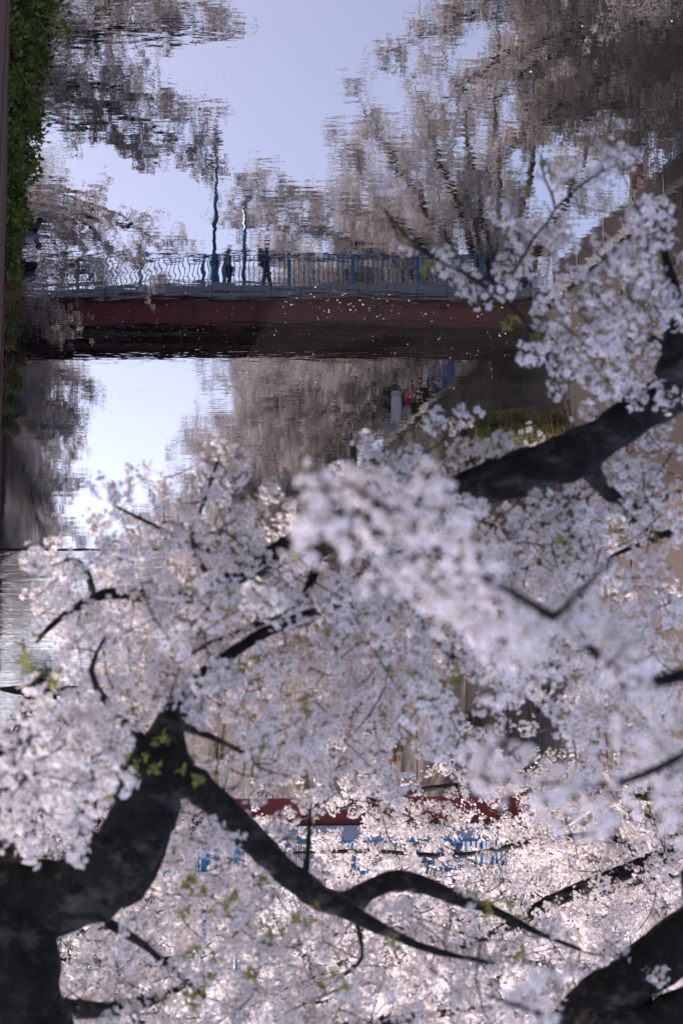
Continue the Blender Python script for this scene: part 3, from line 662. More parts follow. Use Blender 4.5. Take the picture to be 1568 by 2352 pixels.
# tree C
base = np.array(treeC.location)
limb(treeC, [tuple(base + (0, 0, -0.2)), tuple(base + (0.3, -0.1, 1.4)), tuple(base + (1.5, -0.2, 2.6)), tuple(base + (5.0, -1.2, 2.9)), tuple(P(1800, 1890, 19)), tuple(P(1600, 1945, 18.6)), tuple(P(1480, 1985, 18.4)), tuple(P(1300, 2055, 18.2)), tuple(P(1180, 2120, 18)), tuple(P(1050, 2180, 18)), tuple(P(850, 2230, 18))],
     [0.36, 0.30, 0.25, 0.19, 0.14, 0.10, 0.085, 0.075, 0.06, 0.045, 0.015], 'trunk', 12, 0.04, 0.15)
for lst in ([(1800, 1900, 19, 20), (1600, 1992, 19.6, 14), (1470, 2020, 19.8, 12), (1340, 2062, 20, 9), (1220, 2060, 20.4, 5)],
            [(1480, 1985, 18.4, 9), (1400, 1920, 18.8, 7), (1250, 1930, 19.4, 8), (1050, 1965, 20, 6), (850, 1955, 20.4, 5), (640, 1960, 20.8, 3)],
            [(1700, 1920, 18.8, 16), (1560, 2150, 18, 13), (1380, 2230, 17.6, 9), (1150, 2200, 17.4, 6)],
            [(1560, 2150, 18, 10), (1480, 2300, 18.4, 8), (1250, 2350, 18.8, 5)],
            [(1800, 1900, 19, 14), (1500, 1830, 19.5, 11), (1250, 1830, 20, 9), (1050, 1805, 20.5, 7), (850, 1840, 21, 6), (650, 1890, 21.3, 4)],
            [(1050, 2180, 18, 8), (900, 2130, 18.6, 6), (700, 2160, 19, 4)]):
    pts, rad = px(lst); limb(treeC, pts, rad, 'branch', 7, 0.04, 0.15)

# blossom masses of the foreground: how full each 56 px square of the picture is, from row 6 down
GRID = [
 "......................2.22..", "......................2.2...", "...............1....2.12..32", "................1...2.22..33",
 "..................1..12.2333", "...................3313.3333", "...................1.1.33444", ".....................1244443",
 ".....................2344332", "......................1334.2", "...................1.....443", "...................1....444.",
 "........12.....12222431.4433", ".....12.32....34431331..4445", "....21.2332...33.3133344444.", "....22.23434..2..3.345555555",
 "..1.4445444..23355555555545 ", ".234555555.1455555555555455.", ".2445554555555555555555555 5", ".155555445555555555555555555",
 "..4555555555555555555555555.", "..34555555555455555555555555", ".1.4445555544555555555555555", "2334445553555555553..2445444",
 "3344442..1555455.55311.33445", "44442...21444455511.12.23443", "33441...344443.1............",  "4444...4442.................", "3443...44443................", "......444444....2...........", "..2..2344443.2221...........",
 "....2344444433233222........", "...2334444444322333322222.22", "..23344444443333334433333322", "..3333344444444444443333322.",
 "..33333344444444444333233...", "..3332334444343434433233....", "..2323233333334334333322....", "..2323233333334334333322...."]
def grow(trees, cells, stepcap=9):
    """hang blossom on the skeleton: each target is joined by a twig to the closest wood already there"""
    pos = []; own = []; nodes = []
    for t in trees:
        for q, r in SK[id(t)]: nodes.append(q); own.append(t)
    nodes = list(nodes); arr = np.array(nodes); N0 = len(arr)
    ctr = np.array([c[0] for c in cells])
    dist = np.array([np.min(np.linalg.norm(arr - c, axis=1)) for c in ctr]); order = np.argsort(dist)
    big = np.zeros((N0 + 3 * len(cells), 3)); big[:N0] = arr; n = N0; owner = list(own)
    twigs = {id(t): Buf() for t in trees}; out = {id(t): [] for t in trees}
    for i in order:
        c, poms, rad0 = cells[i]; d2 = np.sum((big[:n] - c) ** 2, axis=1); j = int(np.argmin(d2)); a = big[j]; t = owner[j]
        L = math.sqrt(d2[j]) + 1e-6
        mid = (a + c) / 2 + rng.normal(size=3) * 0.14 * L + np.array([0, 0, 0.06 * L])
        pl_ = bez(a, mid, c, 5); twigs[id(t)].tube(local(t, pl_), np.linspace(rad0 * 1.3, rad0 * 0.7, 5), 4, cap=False)
        for q in (pl_[2], pl_[3], c): big[n] = q; owner.append(t); n += 1
        for q in poms:
            s_ = bez(c, (c + q) / 2 + rng.normal(size=3) * 0.015, q, 3); twigs[id(t)].tube(local(t, s_), [rad0 * 0.55, rad0 * 0.45, rad0 * 0.35], 3, cap=False)
            out[id(t)].append(q)
    return twigs, out
def project(q):
    e = Vector(q) - C0; d = e.dot(F); return 784 - e.dot(R) / d * FPX, 1176 + e.dot(U) / d * FPX, d
GAPS = [(1040, 1540, 1255, 1655), (855, 1715, 975, 1800), (485, 1640, 560, 1750), (70, 1495, 140, 1600), (565, 1790, 695, 1895), (1415, 1225, 1505, 1315), (1000, 1825, 1270, 1898), (690, 1850, 840, 1885), (655, 1915, 735, 1990), (810, 1915, 880, 1985), (970, 1915, 1170, 2000), (1300, 1850, 1500, 1930)]
def in_gap(u, v): return any(a < u < c and b < v < d for a, b, c, d in GAPS)
HEAVY = []
for t_ in (treeA, treeB):
    for q, r in SK[id(t_)]:
        u, v, d = project(q); rp = r * FPX / d if d > 1 else 0
        if rp > 20 and -150 < u < 1720 and 300 < v < 2500 and not (t_ is treeA and u > 300 and v < 1690) and not (t_ is treeB and u < 670): HEAVY.append((u, v, rp, d, 0.92 if t_ is treeA else 0.72))
HEAVY = HEAVY[::2]
cells = []
for r_, row in enumerate(GRID):
    for c_, ch in enumerate(row):
        if not ch.isdigit(): continue
        k = int(ch); row_v = (r_ + 6) * 56; left_soft = (c_ <= 4 and r_ >= 23 and r_ <= 28)
        for s_ in range(2 if int(ch) >= 3 else 1):
            d = (7.3 if left_soft else 8.7 + (1.2 if r_ > 28 else 0.5)) + rng.normal() * (0.35 if left_soft else 0.6)
            if r_ < 11: d = 8.1 + rng.normal() * 0.25
            if k == 1: d += 0.3
            u = (c_ + 0.15 + 0.7 * rng.random()) * 56; v = row_v + (0.15 + 0.7 * rng.random()) * 56
            for (hu, hv, hr, hd, hp) in HEAVY:
                if (hu - u) ** 2 + (hv - v) ** 2 < (hr + 34) ** 2:
                    if rng.random() < hp: d = max(d, hd + hr * hd / FPX + 0.35)
                    break
            if in_gap(u, v) and rng.random() < 0.85: continue
            if r_ < 10: k = k * 0.6
            n = k * 0.95 / (2 if int(ch) >= 3 else 1); n = int(n) + (rng.random() < n % 1); n = max(n, 1)
            c = np.array(P(u, v, d))
            poms = [c + rng.normal(size=3) * np.array([0.052, 0.11, 0.052]) for _ in range(n)]
            cells.append((c, poms, 0.0035))
twA, outA = grow([treeA, treeB], cells)
# blurred blossom on the near twigs
SKD = []
for lst in near:
    pts, rad = px(lst); q, r = spline(pts, rad, 0.04); SKD += [(a, b) for a, b in zip(q, r)]
save = SK[id(treeB)]; SK[id(treeB)] = SKD
cells = []
for (u, v, d, ru, rv, n) in [(760, 1085, 2.8, 45, 45, 4), (850, 1110, 2.8, 80, 55, 9), (960, 1100, 2.85, 80, 60, 9), (830, 1210, 2.8, 60, 50, 7), (930, 1230, 2.85, 100, 70, 14), (1000, 1330, 2.9, 90, 60, 12),
                             (1090, 1250, 2.95, 70, 70, 9), (1050, 1430, 2.9, 100, 60, 13), (1170, 1420, 2.95, 80, 70, 12), (1200, 1510, 3.0, 70, 45, 8), (1300, 1400, 3.0, 70, 60, 9), (1180, 1290, 2.9, 50, 50, 5),
                             (1400, 1470, 3.1, 70, 60, 9), (1490, 1540, 3.1, 60, 60, 8), (1440, 1420, 3.1, 60, 40, 5), (1500, 1660, 3.3, 60, 60, 6), (1560, 1590, 3.3, 40, 60, 4),
                             (1150, 1790, 3.05, 60, 35, 6), (1260, 1800, 3.1, 70, 45, 8), (1380, 1800, 3.15, 80, 45, 9), (1500, 1790, 3.2, 70, 50, 9), (1120, 1720, 3.05, 40, 30, 3), (1130, 2290, 3.35, 45, 45, 5), (1560, 1720, 3.3, 40, 40, 4)]:
    for _ in range(max(1, round(n / 5.4))):
        c = np.array(P(u + rng.normal() * ru * 0.45, v + 35 + rng.normal() * rv * 0.4, d * 1.28 + rng.normal() * 0.15))
        cells.append((c, [c + rng.normal(size=3) * 0.03 for _ in range(2)], 0.0022))
twD, outD = grow([treeB], cells); SK[id(treeB)] = save
# tree C: blossom strewn round its limbs
cells = []
sk = [q for q, r in SK[id(treeC)] if r < 0.11]
for _ in range(760):
    q = sk[rng.integers(len(sk))]; c = q + rng.normal(size=3) * np.array([0.35, 0.6, 0.28])
    u, v, d = project(c)
    if in_gap(u, v) and rng.random() < 0.85: continue
    cells.append((c, [c + rng.normal(size=3) * 0.10 for _ in range(4)], 0.005))
twC, outC = grow([treeC], cells)

def merge(a, b2): o = len(a.v); a.v += b2.v; a.f += [tuple(i + o for i in f) for f in b2.f]; a.m += b2.m
merge(twA[id(treeB)], twD[id(treeB)])
leaf_spots = [(330, 1720), (360, 1760), (420, 1740), (300, 1770), (450, 1790), (390, 1700), (60, 1475), (40, 1520), (930, 545), (1000, 600), (1180, 735), (1240, 785), (440, 2030), (470, 2050), (430, 2100), (540, 2060), (700, 2090), (720, 2130), (440, 2200), (460, 2260), (430, 2300), (480, 2230), (560, 2240), (1090, 2060), (1120, 2100), (1150, 2070), (1040, 1555), (1020, 1560), (120, 1560), (560, 1370), (520, 1410), (760, 2250), (900, 2150), (640, 2140), (1200, 2190), (1290, 1250), (700, 1620), (560, 1540)]
def finish(t, tw, poms, leaves, nind):
    tw.build('twig', M['bark'], t, kind='stuff')
    eye = np.array(C0); poms = sorted(poms, key=lambda q: np.linalg.norm(q - eye)); loc0 = np.array(t.location)
    for i, q in enumerate(poms[:nind]):
        o = link('blossom_cluster', POMS[i % 4], t, loc=tuple(q - loc0)); o.rotation_euler = tuple(rng.random(3) * 6.283)
        s_ = (0.75 + 0.5 * rng.random()) * (0.78 if np.linalg.norm(q - eye) < 4.5 else 1.0); o.scale = (s_, s_, s_)
        if i < 4: SRC.append(o) if len(SRC) < 4 else None
    rest = poms[nind:]
    for q in leaves[:12]:
        o = link('leaf_tuft', POMS[4], t, loc=tuple(q - loc0)); o.rotation_euler = tuple(rng.random(3) * 6.283)
        if len(SRC) == 4: SRC.append(o)
    if len(SRC) == 5 and 'near' not in GRP: GRP['near'] = scatter_group('blossom_scatter', SRC)
    nl = leaves[12:]
    pos = [q - loc0 for q in rest] + [q - loc0 for q in nl]
    var = list(rng.integers(0, 4, len(rest))) + [4] * len(nl)
    scl = list(0.75 + 0.5 * rng.random(len(rest))) + [1.0] * len(nl)
    if pos: points_obj('blossom', pos, scl, var, t, GRP['near'], M['petal'])
SRC = []; GRP = {}
la, lb = [], []
for (u, v) in leaf_spots:
    for _ in range(3):
        q = np.array(P(u + rng.normal() * 14, v + rng.normal() * 14, 8.25 + rng.normal() * 0.2)); (la if (v > 1600) else lb).append(q)
for _ in range(60):
    la.append(outA[id(treeA)][rng.integers(len(outA[id(treeA)]))] + rng.normal(size=3) * 0.05); lb.append(outA[id(treeB)][rng.integers(len(outA[id(treeB)]))] + rng.normal(size=3) * 0.05)
finish(treeA, twA[id(treeA)], outA[id(treeA)], la, 288)
finish(treeB, twA[id(treeB)], outA[id(treeB)] + outD[id(treeB)], lb, 288)
finish(treeC, twC[id(treeC)], outC[id(treeC)], [], 120)

# ------------------------------------------------------------------ the other cherry trees on both banks
FSRC = []
def far_tree(x, y, height, label, ends, nsub=14, nspray=8, ind=0, trunk_r=0.33, spread=1.5, name='cherry_tree'):
    """trunk, limbs that arch out to the given end points (relative to the base), side shoots and blossom"""
    t = thing(name, label, 'tree', (x, y, BANK), group=TREES)
    fork = 1.6 + 0.5 * rng.random(); lean = np.array(ends[0]) * 0.06; lean[2] = 0
    top = np.array([lean[0], lean[1], fork])
    b_ = Buf(); q, r = spline([(0, 0, -0.2), (lean[0] * 0.3, lean[1] * 0.3, fork * 0.5), top], [trunk_r * 1.25, trunk_r, trunk_r * 0.85], 0.3)
    b_.tube(q, r, 10, lump=0.05); b_.build('trunk', M['bark'], t, True)
    tw = Buf(); sp = []
    for e in ends:
        e = np.array(e, float); Lh = np.linalg.norm(e - top)
        c = top + (e - top) * np.array([0.45, 0.45, 0.5]) + np.array([0, 0, 0.28 * Lh * (0.6 + 0.5 * rng.random())])
        if e[2] > top[2] + 4: c = top + (e - top) * np.array([0.55, 0.55, 0.55]) + rng.normal(size=3) * 0.4
        n = max(6, int(Lh / 0.6)); pl_ = bez(top, c, e, n); pl_[1:-1] += rng.normal(size=(n - 2, 3)) * 0.09
        lb_ = Buf(); rr = np.linspace(trunk_r * 0.55, 0.02, n) ** 1.0; lb_.tube(pl_, rr, 6, lump=0.04); lb_.build('limb', M['bark'], t, True)
        for s_ in range(nsub):
            f = 0.25 + 0.75 * (s_ + rng.random()) / nsub; k = min(n - 2, int(f * (n - 1))); a = pl_[k] + (pl_[k + 1] - pl_[k]) * (f * (n - 1) - k if f * (n - 1) - k <= 1 else 1)
            tdir = pl_[k + 1] - pl_[k]; tdir /= np.linalg.norm(tdir); d = rng.normal(size=3) + tdir * 0.9; d /= np.linalg.norm(d); d[2] = d[2] * 0.75 + 0.05
            L = spread * (0.5 + 0.8 * rng.random()) * (1.15 - 0.5 * f); bb = a + d * L; bb[2] -= 0.12 * L * L
            sh = bez(a, a + d * L * 0.5 + np.array([0, 0, 0.12 * L]), bb, 5); tw.tube(sh, [0.022, 0.018, 0.013, 0.009, 0.005], 4, cap=False)
            for g in range(nspray):
                h = (g + rng.random()) / nspray; i0 = min(3, int(h * 4)); qq = sh[i0] + (sh[i0 + 1] - sh[i0]) * (h * 4 - i0) + rng.normal(size=3) * 0.17
                sp.append(qq)
            # a second order shoot
            a2 = sh[2]; d2 = rng.normal(size=3) + d * 0.5; d2 /= np.linalg.norm(d2); L2 = L * 0.6; b2 = a2 + d2 * L2; b2[2] -= 0.15 * L2
            sh2 = bez(a2, (a2 + b2) / 2 + np.array([0, 0, 0.06]), b2, 3); tw.tube(sh2, [0.012, 0.008, 0.004], 3, cap=False)
            for g in range(max(2, nspray // 2)): sp.append(sh2[1] + (sh2[2] - sh2[1]) * rng.random() + rng.normal(size=3) * 0.16)
    tw.build('twig', M['bark'], t, kind='stuff')
    if y < 50:
        def kept(q):
            u, v, d = project(q + np.array([x, y, BANK])); return not (in_gap(u, v) and rng.random() < 0.8)
        sp = [q for q in sp if kept(q)]
    sp = np.array(sp); eye = np.array(C0) - np.array([x, y, BANK]); sp = sp[np.argsort(np.linalg.norm(sp - eye, axis=1))]
    for i in range(ind):
        o = link('blossom_spray', SPRAYS[i % 4], t, loc=tuple(sp[i])); o.rotation_euler = tuple(rng.random(3) * 6.283)
        if len(FSRC) < 4: FSRC.append(o)
    if 'far' not in GRP: GRP['far'] = scatter_group('spray_scatter', FSRC)
    points_obj('blossom', sp[ind:], 0.8 + 0.55 * rng.random(len(sp) - ind), rng.integers(0, 4, len(sp) - ind), t, GRP['far'], M['petal'])
    return t
def canal_ends(side, reach, height, n_over=8, n_up=6, low=-1.0, dy=4.5):
    """limb ends: some over the water (side = +1 when the water lies towards +x), some up and back"""
    out = []
    for i in range(n_over):
        f = 0.45 + 0.55 * rng.random(); out.append((side * reach * f, rng.uniform(-dy, dy), low + (height * 0.62 - low) * rng.random()))
    for i in range(n_up):
        a = rng.random() * 2 * pi; rr = reach * 0.55 * math.sqrt(rng.random()); out.append((rr * cos(a) + side * 1.0, rr * sin(a), height * (0.62 + 0.38 * rng.random())))
    for i in range(3): out.append((-side * reach * rng.uniform(0.4, 0.8), rng.uniform(-4, 4), height * rng.uniform(0.3, 0.6)))
    return out
# left bank (right side of the picture)
far_tree(LX(33) - 2.0, 33, 10, 'cherry tree on the right bank whose sharp blossom hangs in front of the bridge fence', [(5.5, 4, -0.4), (7, 1, 0.3), (8.5, 3, 0.8), (9.6, 5, 0.5), (10.5, 6, 0.9), (9, 8, 0.2), (7, 7, 0.6), (11.5, 4, 1.4), (8, 0, 2.0), (6, 3, 3.2), (4, 6, 4.4), (9, 5, 3.0), (3, 0, 6.5), (1, 4, 7.5), (-3, 2, 6), (5, -3, 5.0)], 13, 6, 100, spread=1.25)
far_tree(LX(40) - 2.2, 40, 13, 'tall cherry tree with its grey crown mirrored at the top right of the water', [(6.5, -1, 3.0), (8, 1, 4.5), (7.6, -2, 6.0), (8.2, 2, 7.2), (6, 3, 8.5), (6.8, -1, 9.8), (4.5, 2, 11.2), (2, 0, 12.6), (-1, 3, 12.0), (-3, -2, 10), (5, -4, 7), (3, -4, 9.5), (3, 5, 5), (-4, 2, 7), (4, 4, 10.5), (1, -4, 11.5), (0, 4, 9), (7, 3, 9.5), (6, -3, 11.5), (8.6, 0, 8.4), (4, 0, 13.5), (7.2, -4, 7.5), (2, -3, 14), (6.5, 1, 12.6), (9, -2, 5.4), (5, -2, 0.6), (6.5, 1, 1.2), (4, 2, 1.0), (7.5, 0, 2.2), (5.5, 3, 2.6), (3, -3, 2.4), (7, -3, 3.4)], 17, 9, 60, 0.42, 1.9)
for y, reach, h, lab in ((59, 10.2, 11, 'cherry tree on the right bank just beyond the bridge'), (69, 7.5, 13, 'large cherry tree behind the blue sheet beyond the bridge'),
                         (80, 7, 12, 'cherry tree beyond the white banners on the right bank'), (93, 7, 12, 'cherry tree on the right bank well beyond the banners'),
                         (108, 7, 12, 'hazy cherry tree far along the right bank'), (126, 7, 12, 'small looking cherry tree near the far end of the right bank'), (150, 8, 13, 'last cherry tree standing on the right bank')):
    far_tree(LX(y) - 2.0, y, h, lab, canal_ends(1, reach, h, 13, 12, -2.2 if y > 65 else -0.5), 14 if y < 90 else 11, 8 if y < 90 else 7, 0, 0.36, 1.9)
# right bank (left side of the picture)
far_tree(RX(30) + 2.2, 30, 9, 'cherry tree behind the black trunk at the lower left of the picture', [(-3, 2, 2.6), (-4.6, 0, 3.4), (-5.2, 3, 4.4), (-2, -2, 4.8), (-4, 4, 5.5), (-1, 0, 7), (2, 3, 6), (-3, 1, 6.5), (1, -3, 5), (3, 0, 4.5)], 12, 7, 0)
far_tree(RX(40.5) + 2.0, 40.5, 12, 'cherry tree with dark tips mirrored at the top left of the water', [(-5.6, 0.5, 0.6), (-7.2, 0.5, 0.3), (-5.0, -2, 1.3), (-6.4, 2, 2.4), (-7.4, -1, 3.2), (-6, -3, 4.4), (-7, 1, 5.2), (-5, 3, 6.4), (-3, 0, 7.6), (-4, -3, 6), (-1, 2, 9.5), (1, -2, 10), (4, 2, 8)], 11, 6, 0, 0.36, 1.35)
far_tree(RX(47.5) + 2.4, 47.5, 8, 'low cherry tree drooping over the blue railing at the left end of the bridge', [(-4.6, -0.8, -2.4), (-5.6, -1.2, -1.4), (-3.4, -1.6, -2.2), (-6.6, -0.6, -0.4), (-7.4, -1.0, 0.2), (-5, -2, 0.3), (-2.6, -1, 0.8), (1.5, 0, 5.5), (3, 2, 6), (-0.5, 2, 4.5), (4, -2, 4)], 10, 6, 0, 0.34, 1.2)
for y, reach, h, low, lab in ((60, 4.4, 9, -3.6, 'cherry tree on the left bank just past the bridge'), (70, 4.8, 10, -4.2, 'cherry tree on the left bank with branches near the water beyond the bridge'), (82, 5.2, 11, -4.0, 'cherry tree on the left bank near the small islet'),
                              (97, 7, 12, -3, 'cherry tree on the left bank beyond the islet'), (116, 7, 12, -2, 'distant cherry tree far along the left bank'), (140, 8, 13, -1, 'last cherry tree standing on the left bank')):
    far_tree(RX(y) + 2.0, y, h, lab, canal_ends(-1, reach, h, 11, 9, low), 13 if y < 90 else 10, 8 if y < 90 else 6, 0, 0.36, 1.7)
for k, (x, y, h) in enumerate(((36, 178, 14), (24, 190, 14), (48, 185, 14))):
    far_tree(x, 236 + 4 * k, h, ('middle', 'nearest', 'farthest')[k] + ' of the three cherry trees closing off the far end of the river', canal_ends(1 if k == 1 else -1, 7, h, 9, 9, 0.5), 9, 6, 0, 0.4, 2.0)

# the upper crown of the nearest tree, unseen above the picture: added and shaped to shade the wood and blossom below it
top_ = np.array(P(150, 2800, 8.8)); sp = []; tw = Buf(); loc0 = np.array(treeA.location)
for e in ((-4.2, 1.5, 1.2), (-2.2, 3.5, 1.6), (-3.0, -1.0, 1.7), (-0.6, 1.5, 2.3), (1.8, 1.0, 2.2), (2.6, -2.0, 1.7), (0.6, -2.5, 1.9), (-5.6, 0.2, 1.1), (-5.0, 3.2, 1.2), (3.8, 3.0, 1.5), (1.0, 4.5, 1.5), (2.5, 4.5, 2.4), (4.5, 5.0, 2.0), (2.2, -4.0, 2.2), (0.4, -5.0, 2.0), (3.6, -0.5, 2.6), (5.2, 2.0, 2.4), (0.0, 3.0, 2.8), (0.1, -5.3, 0.5), (0.6, -5.0, 0.8), (0.9, -5.6, 0.9), (-0.3, -5.2, 0.6), (0.4, -5.8, 0.8), (0.2, -4.8, 1.1), (0.8, -5.2, 1.4), (-0.1, -5.7, 0.9), (1.1, -4.6, 1.2), (0.5, -5.5, 1.5)):
    pl_ = bez(top_, top_ + np.array(e) * 0.5 + np.array([0, 0, 0.5]), top_ + np.array(e), 9)
    lb_ = Buf(); lb_.tube(local(treeA, pl_), np.linspace(0.08, 0.015, 9), 7, lump=0.04); lb_.build('limb', M['bark'], treeA, True)
    for k in range(12):
        a = pl_[2 + k % 7]; d = rng.normal(size=3) * np.array([1, 1, 0.4]); d /= np.linalg.norm(d); bb = a + d * (0.7 + 0.6 * rng.random())
        sh = bez(a, (a + bb) / 2 + np.array([0, 0, 0.1]), bb, 4); tw.tube(local(treeA, sh), [0.018, 0.013, 0.008, 0.004], 4, cap=False)
        for g in range(4): sp.append(sh[0] + (sh[3] - sh[0]) * rng.random() + rng.normal(size=3) * 0.16 - loc0)
tw.build('shade_crown_twig', M['bark'], treeA, kind='stuff')
points_obj('shade_crown_blossom', sp, 0.7 + 0.4 * rng.random(len(sp)), rng.integers(0, 4, len(sp)), treeA, GRP['far'], M['petal'])

# ------------------------------------------------------------------ plants at the foot of the walls, islets
def leafy(name, label, cat, loc, r, n, mats, lsize, droop=0.3, group=None, stems=5):
    t = thing(name, label, cat, loc, group=group); b_ = Buf(); st = Buf()
    r = np.array(r)
    for _ in range(stems):
        d = rng.normal(size=3); d[2] = abs(d[2]) + 0.3; d /= np.linalg.norm(d); st.tube([(0, 0, 0), tuple(d * r * 0.5), tuple(d * r * 0.9)], [0.02, 0.012, 0.004], 4)
    st.build('stem', M['bark'], t)
    cl = rng.normal(size=(max(6, n // 45), 3)); cl /= np.linalg.norm(cl, axis=1)[:, None]; cl *= (0.45 + 0.5 * rng.random((len(cl), 1)))
    for i in range(n):
        c0_ = cl[i % len(cl)]; c = (c0_ + rng.normal(size=3) * 0.17) * r + np.array([0, 0, r[2] * 0.8])
        d = c0_ * 1.0 + rng.normal(size=3) * 0.6; d[2] -= droop; leaf(b_, c, d, lsize * (0.6 + 0.8 * rng.random()), (i % len(cl)) % len(mats), 0.30)
    b_.build('foliage', mats, t, kind='stuff'); return t
def blades(b_, c, n, h, spread, mi=0):
    for _ in range(n):
        a = rng.random() * 2 * pi; d = np.array([cos(a), sin(a), 0]); p0 = c + np.array([rng.normal() * spread, rng.normal() * spread, 0]); hh = h * (0.5 + 0.7 * rng.random())
        p1 = p0 + d * hh * 0.25 + np.array([0, 0, hh * 0.7]); p2 = p0 + d * hh * 0.75 + np.array([0, 0, hh * 0.8]); s_ = np.cross(d, [0, 0, 1]) * 0.008
        b_.add([p0 - s_, p0 + s_, p1 + s_, p1 - s_, p2], [(0, 1, 2, 3), (3, 2, 4)], mi)
WP = 'plants growing at the foot of the rusty wall'
spec = [(16.2, 'dense dark green bush at the top left corner of the picture'), (17.6, 'tall green bush second from the top left corner'), (19.0, 'bright green bush with a pale fringe over the rippled water'), (20.5, 'yellow green bush halfway down the left edge plants'),
        (22.0, 'thick green bush with feathery tips below the yellow one'), (23.3, 'green bush overhanging the upper duck'), (24.6, 'small ragged green bush between the two ducks')]
for i, (y, lab) in enumerate(spec):
    s_ = 1.0 - 0.05 * i
    leafy('wall_bush', lab, 'bush', (RX(y) - 0.14 + 0.02 * i, y, 0.0), ((0.36 - 0.042 * i), 0.95, 0.55 - 0.05 * i), 1100, [M['ivy'], M['fern'], M['ivy'], M['grass'] if i % 2 else M['ivy']], 0.075, 0.1, WP)
for i, (y, lab) in enumerate(((25.8, 'tuft of green and brown grass beside the lower duck'), (27.3, 'reddish dry grass tuft on the left wall foot'), (28.9, 'brown dry grass tuft beside the mirrored railing'), (30.6, 'pale dry grass tuft beside the mirrored red girder'), (32.4, 'green and brown grass tuft beside the dark bridge reflection'), (34.3, 'low green grass tuft at the left edge by the bright water'))):
    t = thing('grass_tuft', lab, 'grass tuft', (RX(y) - 0.05, y, 0.0), group='grass tufts along the rusty wall'); b_ = Buf()
    for _ in range(9): blades(b_, np.array([rng.normal() * 0.05, rng.normal() * 0.6, 0.05 + 0.2 * rng.random()]), 60, 0.30, 0.06, int(rng.random() < (0.3 if i in (0, 4, 5) else 0.75)))
    b_.build('grass_blade', [M['grass'], M['dry']], t, kind='stuff'); b_ = Buf(); b_.lathe([(0.3, -0.1), (0.26, 0.1), (0.1, 0.25)], sides=9); b_.build('root_clump', M['mud'], t, True)
def islet(x, y, rx, ry, name, h=0.10):
    b_ = Buf(); vv = [(x, y, h)]; n = 18; fs = []
    for k, s_ in ((0, 0.55), (1, 1.0)):
        for i in range(n):
            a = 2 * pi * i / n; q = s_ * (0.85 + 0.3 * rng.random()); vv.append((x + rx * q * cos(a), y + ry * q * sin(a), h * 0.8 if k == 0 else -0.08))
    for i in range(n):
        j = (i + 1) % n; fs.append((0, 1 + i, 1 + j)); fs.append((1 + i, 1 + n + i, 1 + n + j, 1 + j))
    b_.add(vv, fs); return b_.build(name, M['mud'], kind='structure')
islet(-3.9, 36.6, 0.9, 1.2, 'mud_bank', 0.05)
b_ = Buf()
for _ in range(40): blades(b_, np.array([-3.9 + rng.uniform(-0.8, 0.8), 36.5 + rng.uniform(-1.0, 1.0), 0.02]), 40, 0.38, 0.12, int(rng.random() < 0.25))
o = b_.build('grass', [M['grass'], M['dry']], kind='stuff'); o['label'] = 'pale green grass on a mud bank at the foot of the stained wall'; o['category'] = 'grass'
islet(15.9, 92.5, 3.0, 2.2, 'mud_bank', 0.25)
leafy('islet_bush', 'dark green bush on the islet far up the river', 'bush', (16.0, 92.0, 0.2), (1.5, 1.2, 1.0), 1500, [M['fern'], M['ivy']], 0.20, 0.0)
def vine(y, z, ht, mats, label):
    t = thing('hanging_vine', label, 'vine', (LX(y) + 0.05, y, z), group='vines hanging on the stained wall'); b_ = Buf(); st = Buf()
    st.tube([(-0.1, 0, ht), (0.05, 0.02, ht * 0.5), (0.02, 0.05, -ht * 0.3)], [0.02, 0.015, 0.006], 4); st.build('stem', M['bark'], t)
    for i in range(420):
        f = rng.random(); c = np.array([0.10 + abs(rng.normal()) * 0.12, rng.normal() * 0.38 * (1 - 0.5 * f), ht * (1 - 1.3 * f)]); leaf(b_, c, np.array([0.6, rng.normal() * 0.4, -0.8]), 0.12 * (0.6 + 0.8 * rng.random()), i % len(mats))
    b_.build('foliage', mats, t, kind='stuff')
vine(72, 3.6, 1.6, [M['redleaf'], M['ivy'], M['dry']], 'red brown vine hanging down the stained wall beyond the bridge')
vine(66, 4.4, 1.2, [M['redleaf'], M['redleaf'], M['dry']], 'small rust red vine patch on the stained wall near the bridge')
vine(104, 2.4, 1.6, [M['grass'], M['ivy']], 'bright green vine low on the far part of the stained wall')
vine(57, 4.6, 0.9, [M['ivy'], M['grass']], 'little green vine on the stained wall closest to the bridge')

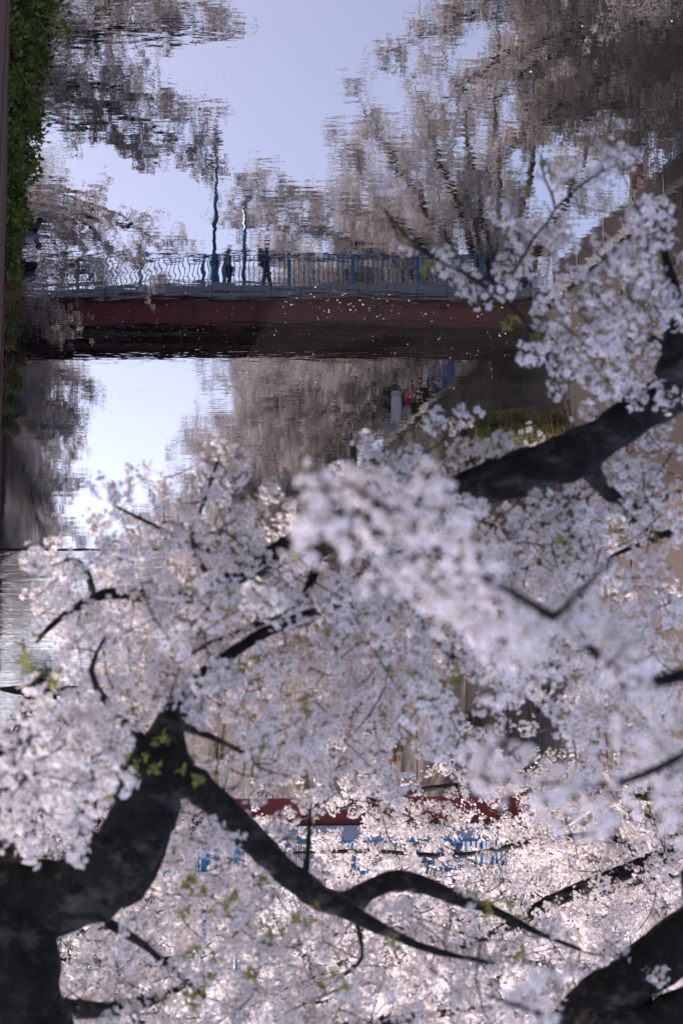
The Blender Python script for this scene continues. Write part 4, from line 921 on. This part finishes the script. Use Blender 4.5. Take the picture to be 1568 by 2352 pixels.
# ------------------------------------------------------------------ ducks
def duck(x, y, rz, label):
    t = thing('duck', label, 'duck', (x, y, 0.0), rz, 'ducks by the left wall')
    J = [(0, -.22, .09), (0, -.12, .055), (0, .04, .05), (0, .14, .065), (0, .17, .14), (0, .185, .20), (0, .225, .215)]
    skin_mesh('body', [J[2], J[1], J[0], J[3], J[4], J[5], J[6]], [(0, 1), (1, 2), (0, 3), (3, 4), (4, 5), (5, 6)], [(.095, .085), (.085, .07), (.02, .015), (.075, .07), .038, .042, .028], M['duck_body'], t, 2)
    b_ = Buf(); b_.lathe([(.012, .052), (.040, .03), (.049, 0), (.040, -.028), (.030, -.06)], (0, .195, .212), 10); b_.build('head', M['duck_head'], t, True)
    b_ = Buf(); b_.tube([(0, .225, .205), (0, .265, .197), (0, .295, .192)], [(.018), (.014), (.008)], 6); b_.build('bill', M['duck_bill'], t, True)
    for s_ in (-1, 1):
        b_ = Buf(); b_.tube([(s_ * .075, .08, .10), (s_ * .085, -.04, .11), (s_ * .05, -.16, .115), (s_ * .015, -.24, .11)], [.02, .045, .035, .006], 8); b_.build('wing', M['duck_body'], t, True)
duck(4.72, 24.2, RAD(75), 'grey duck half under the green bush, upper one of the two at the left wall')
duck(5.05, 26.0, RAD(-60), 'grey duck with a dark head swimming below the other by the dry grass')

# ------------------------------------------------------------------ petals adrift on the water
DR = [(-8 + 16 * rng.random(), (26 + 11 * rng.random()) if k % 4 else (27 + 20 * rng.random()), 0.4 + 1.6 * rng.random()) for k in range(90)]
b_ = Buf()
for _ in range(1900):
    y = 15 + 36 * rng.random() ** 0.8; x = LX(y) + (RX(y) - LX(y)) * rng.random()
    if _ % 3:
        q = DR[int(rng.random() ** 1.5 * len(DR))]; x = q[0] + rng.normal() * q[2]; y = q[1] + rng.normal() * 0.35
    if not (LX(y) + 0.2 < x < RX(y) - 0.2): continue
    a = rng.random() * 6.283; s_ = 0.004 + 0.011 * rng.random() ** 2
    b_.add([(x + s_ * cos(a + k * pi / 2) * (1.3 if k % 2 else 0.9), y + s_ * sin(a + k * pi / 2), 0.006 + 0.004 * (k == 1)) for k in range(4)], [(0, 1, 2, 3)])
o = b_.build('floating_petal', M['petal'], kind='stuff'); o['label'] = 'fallen white petals drifting on the dark water'; o['category'] = 'petals'
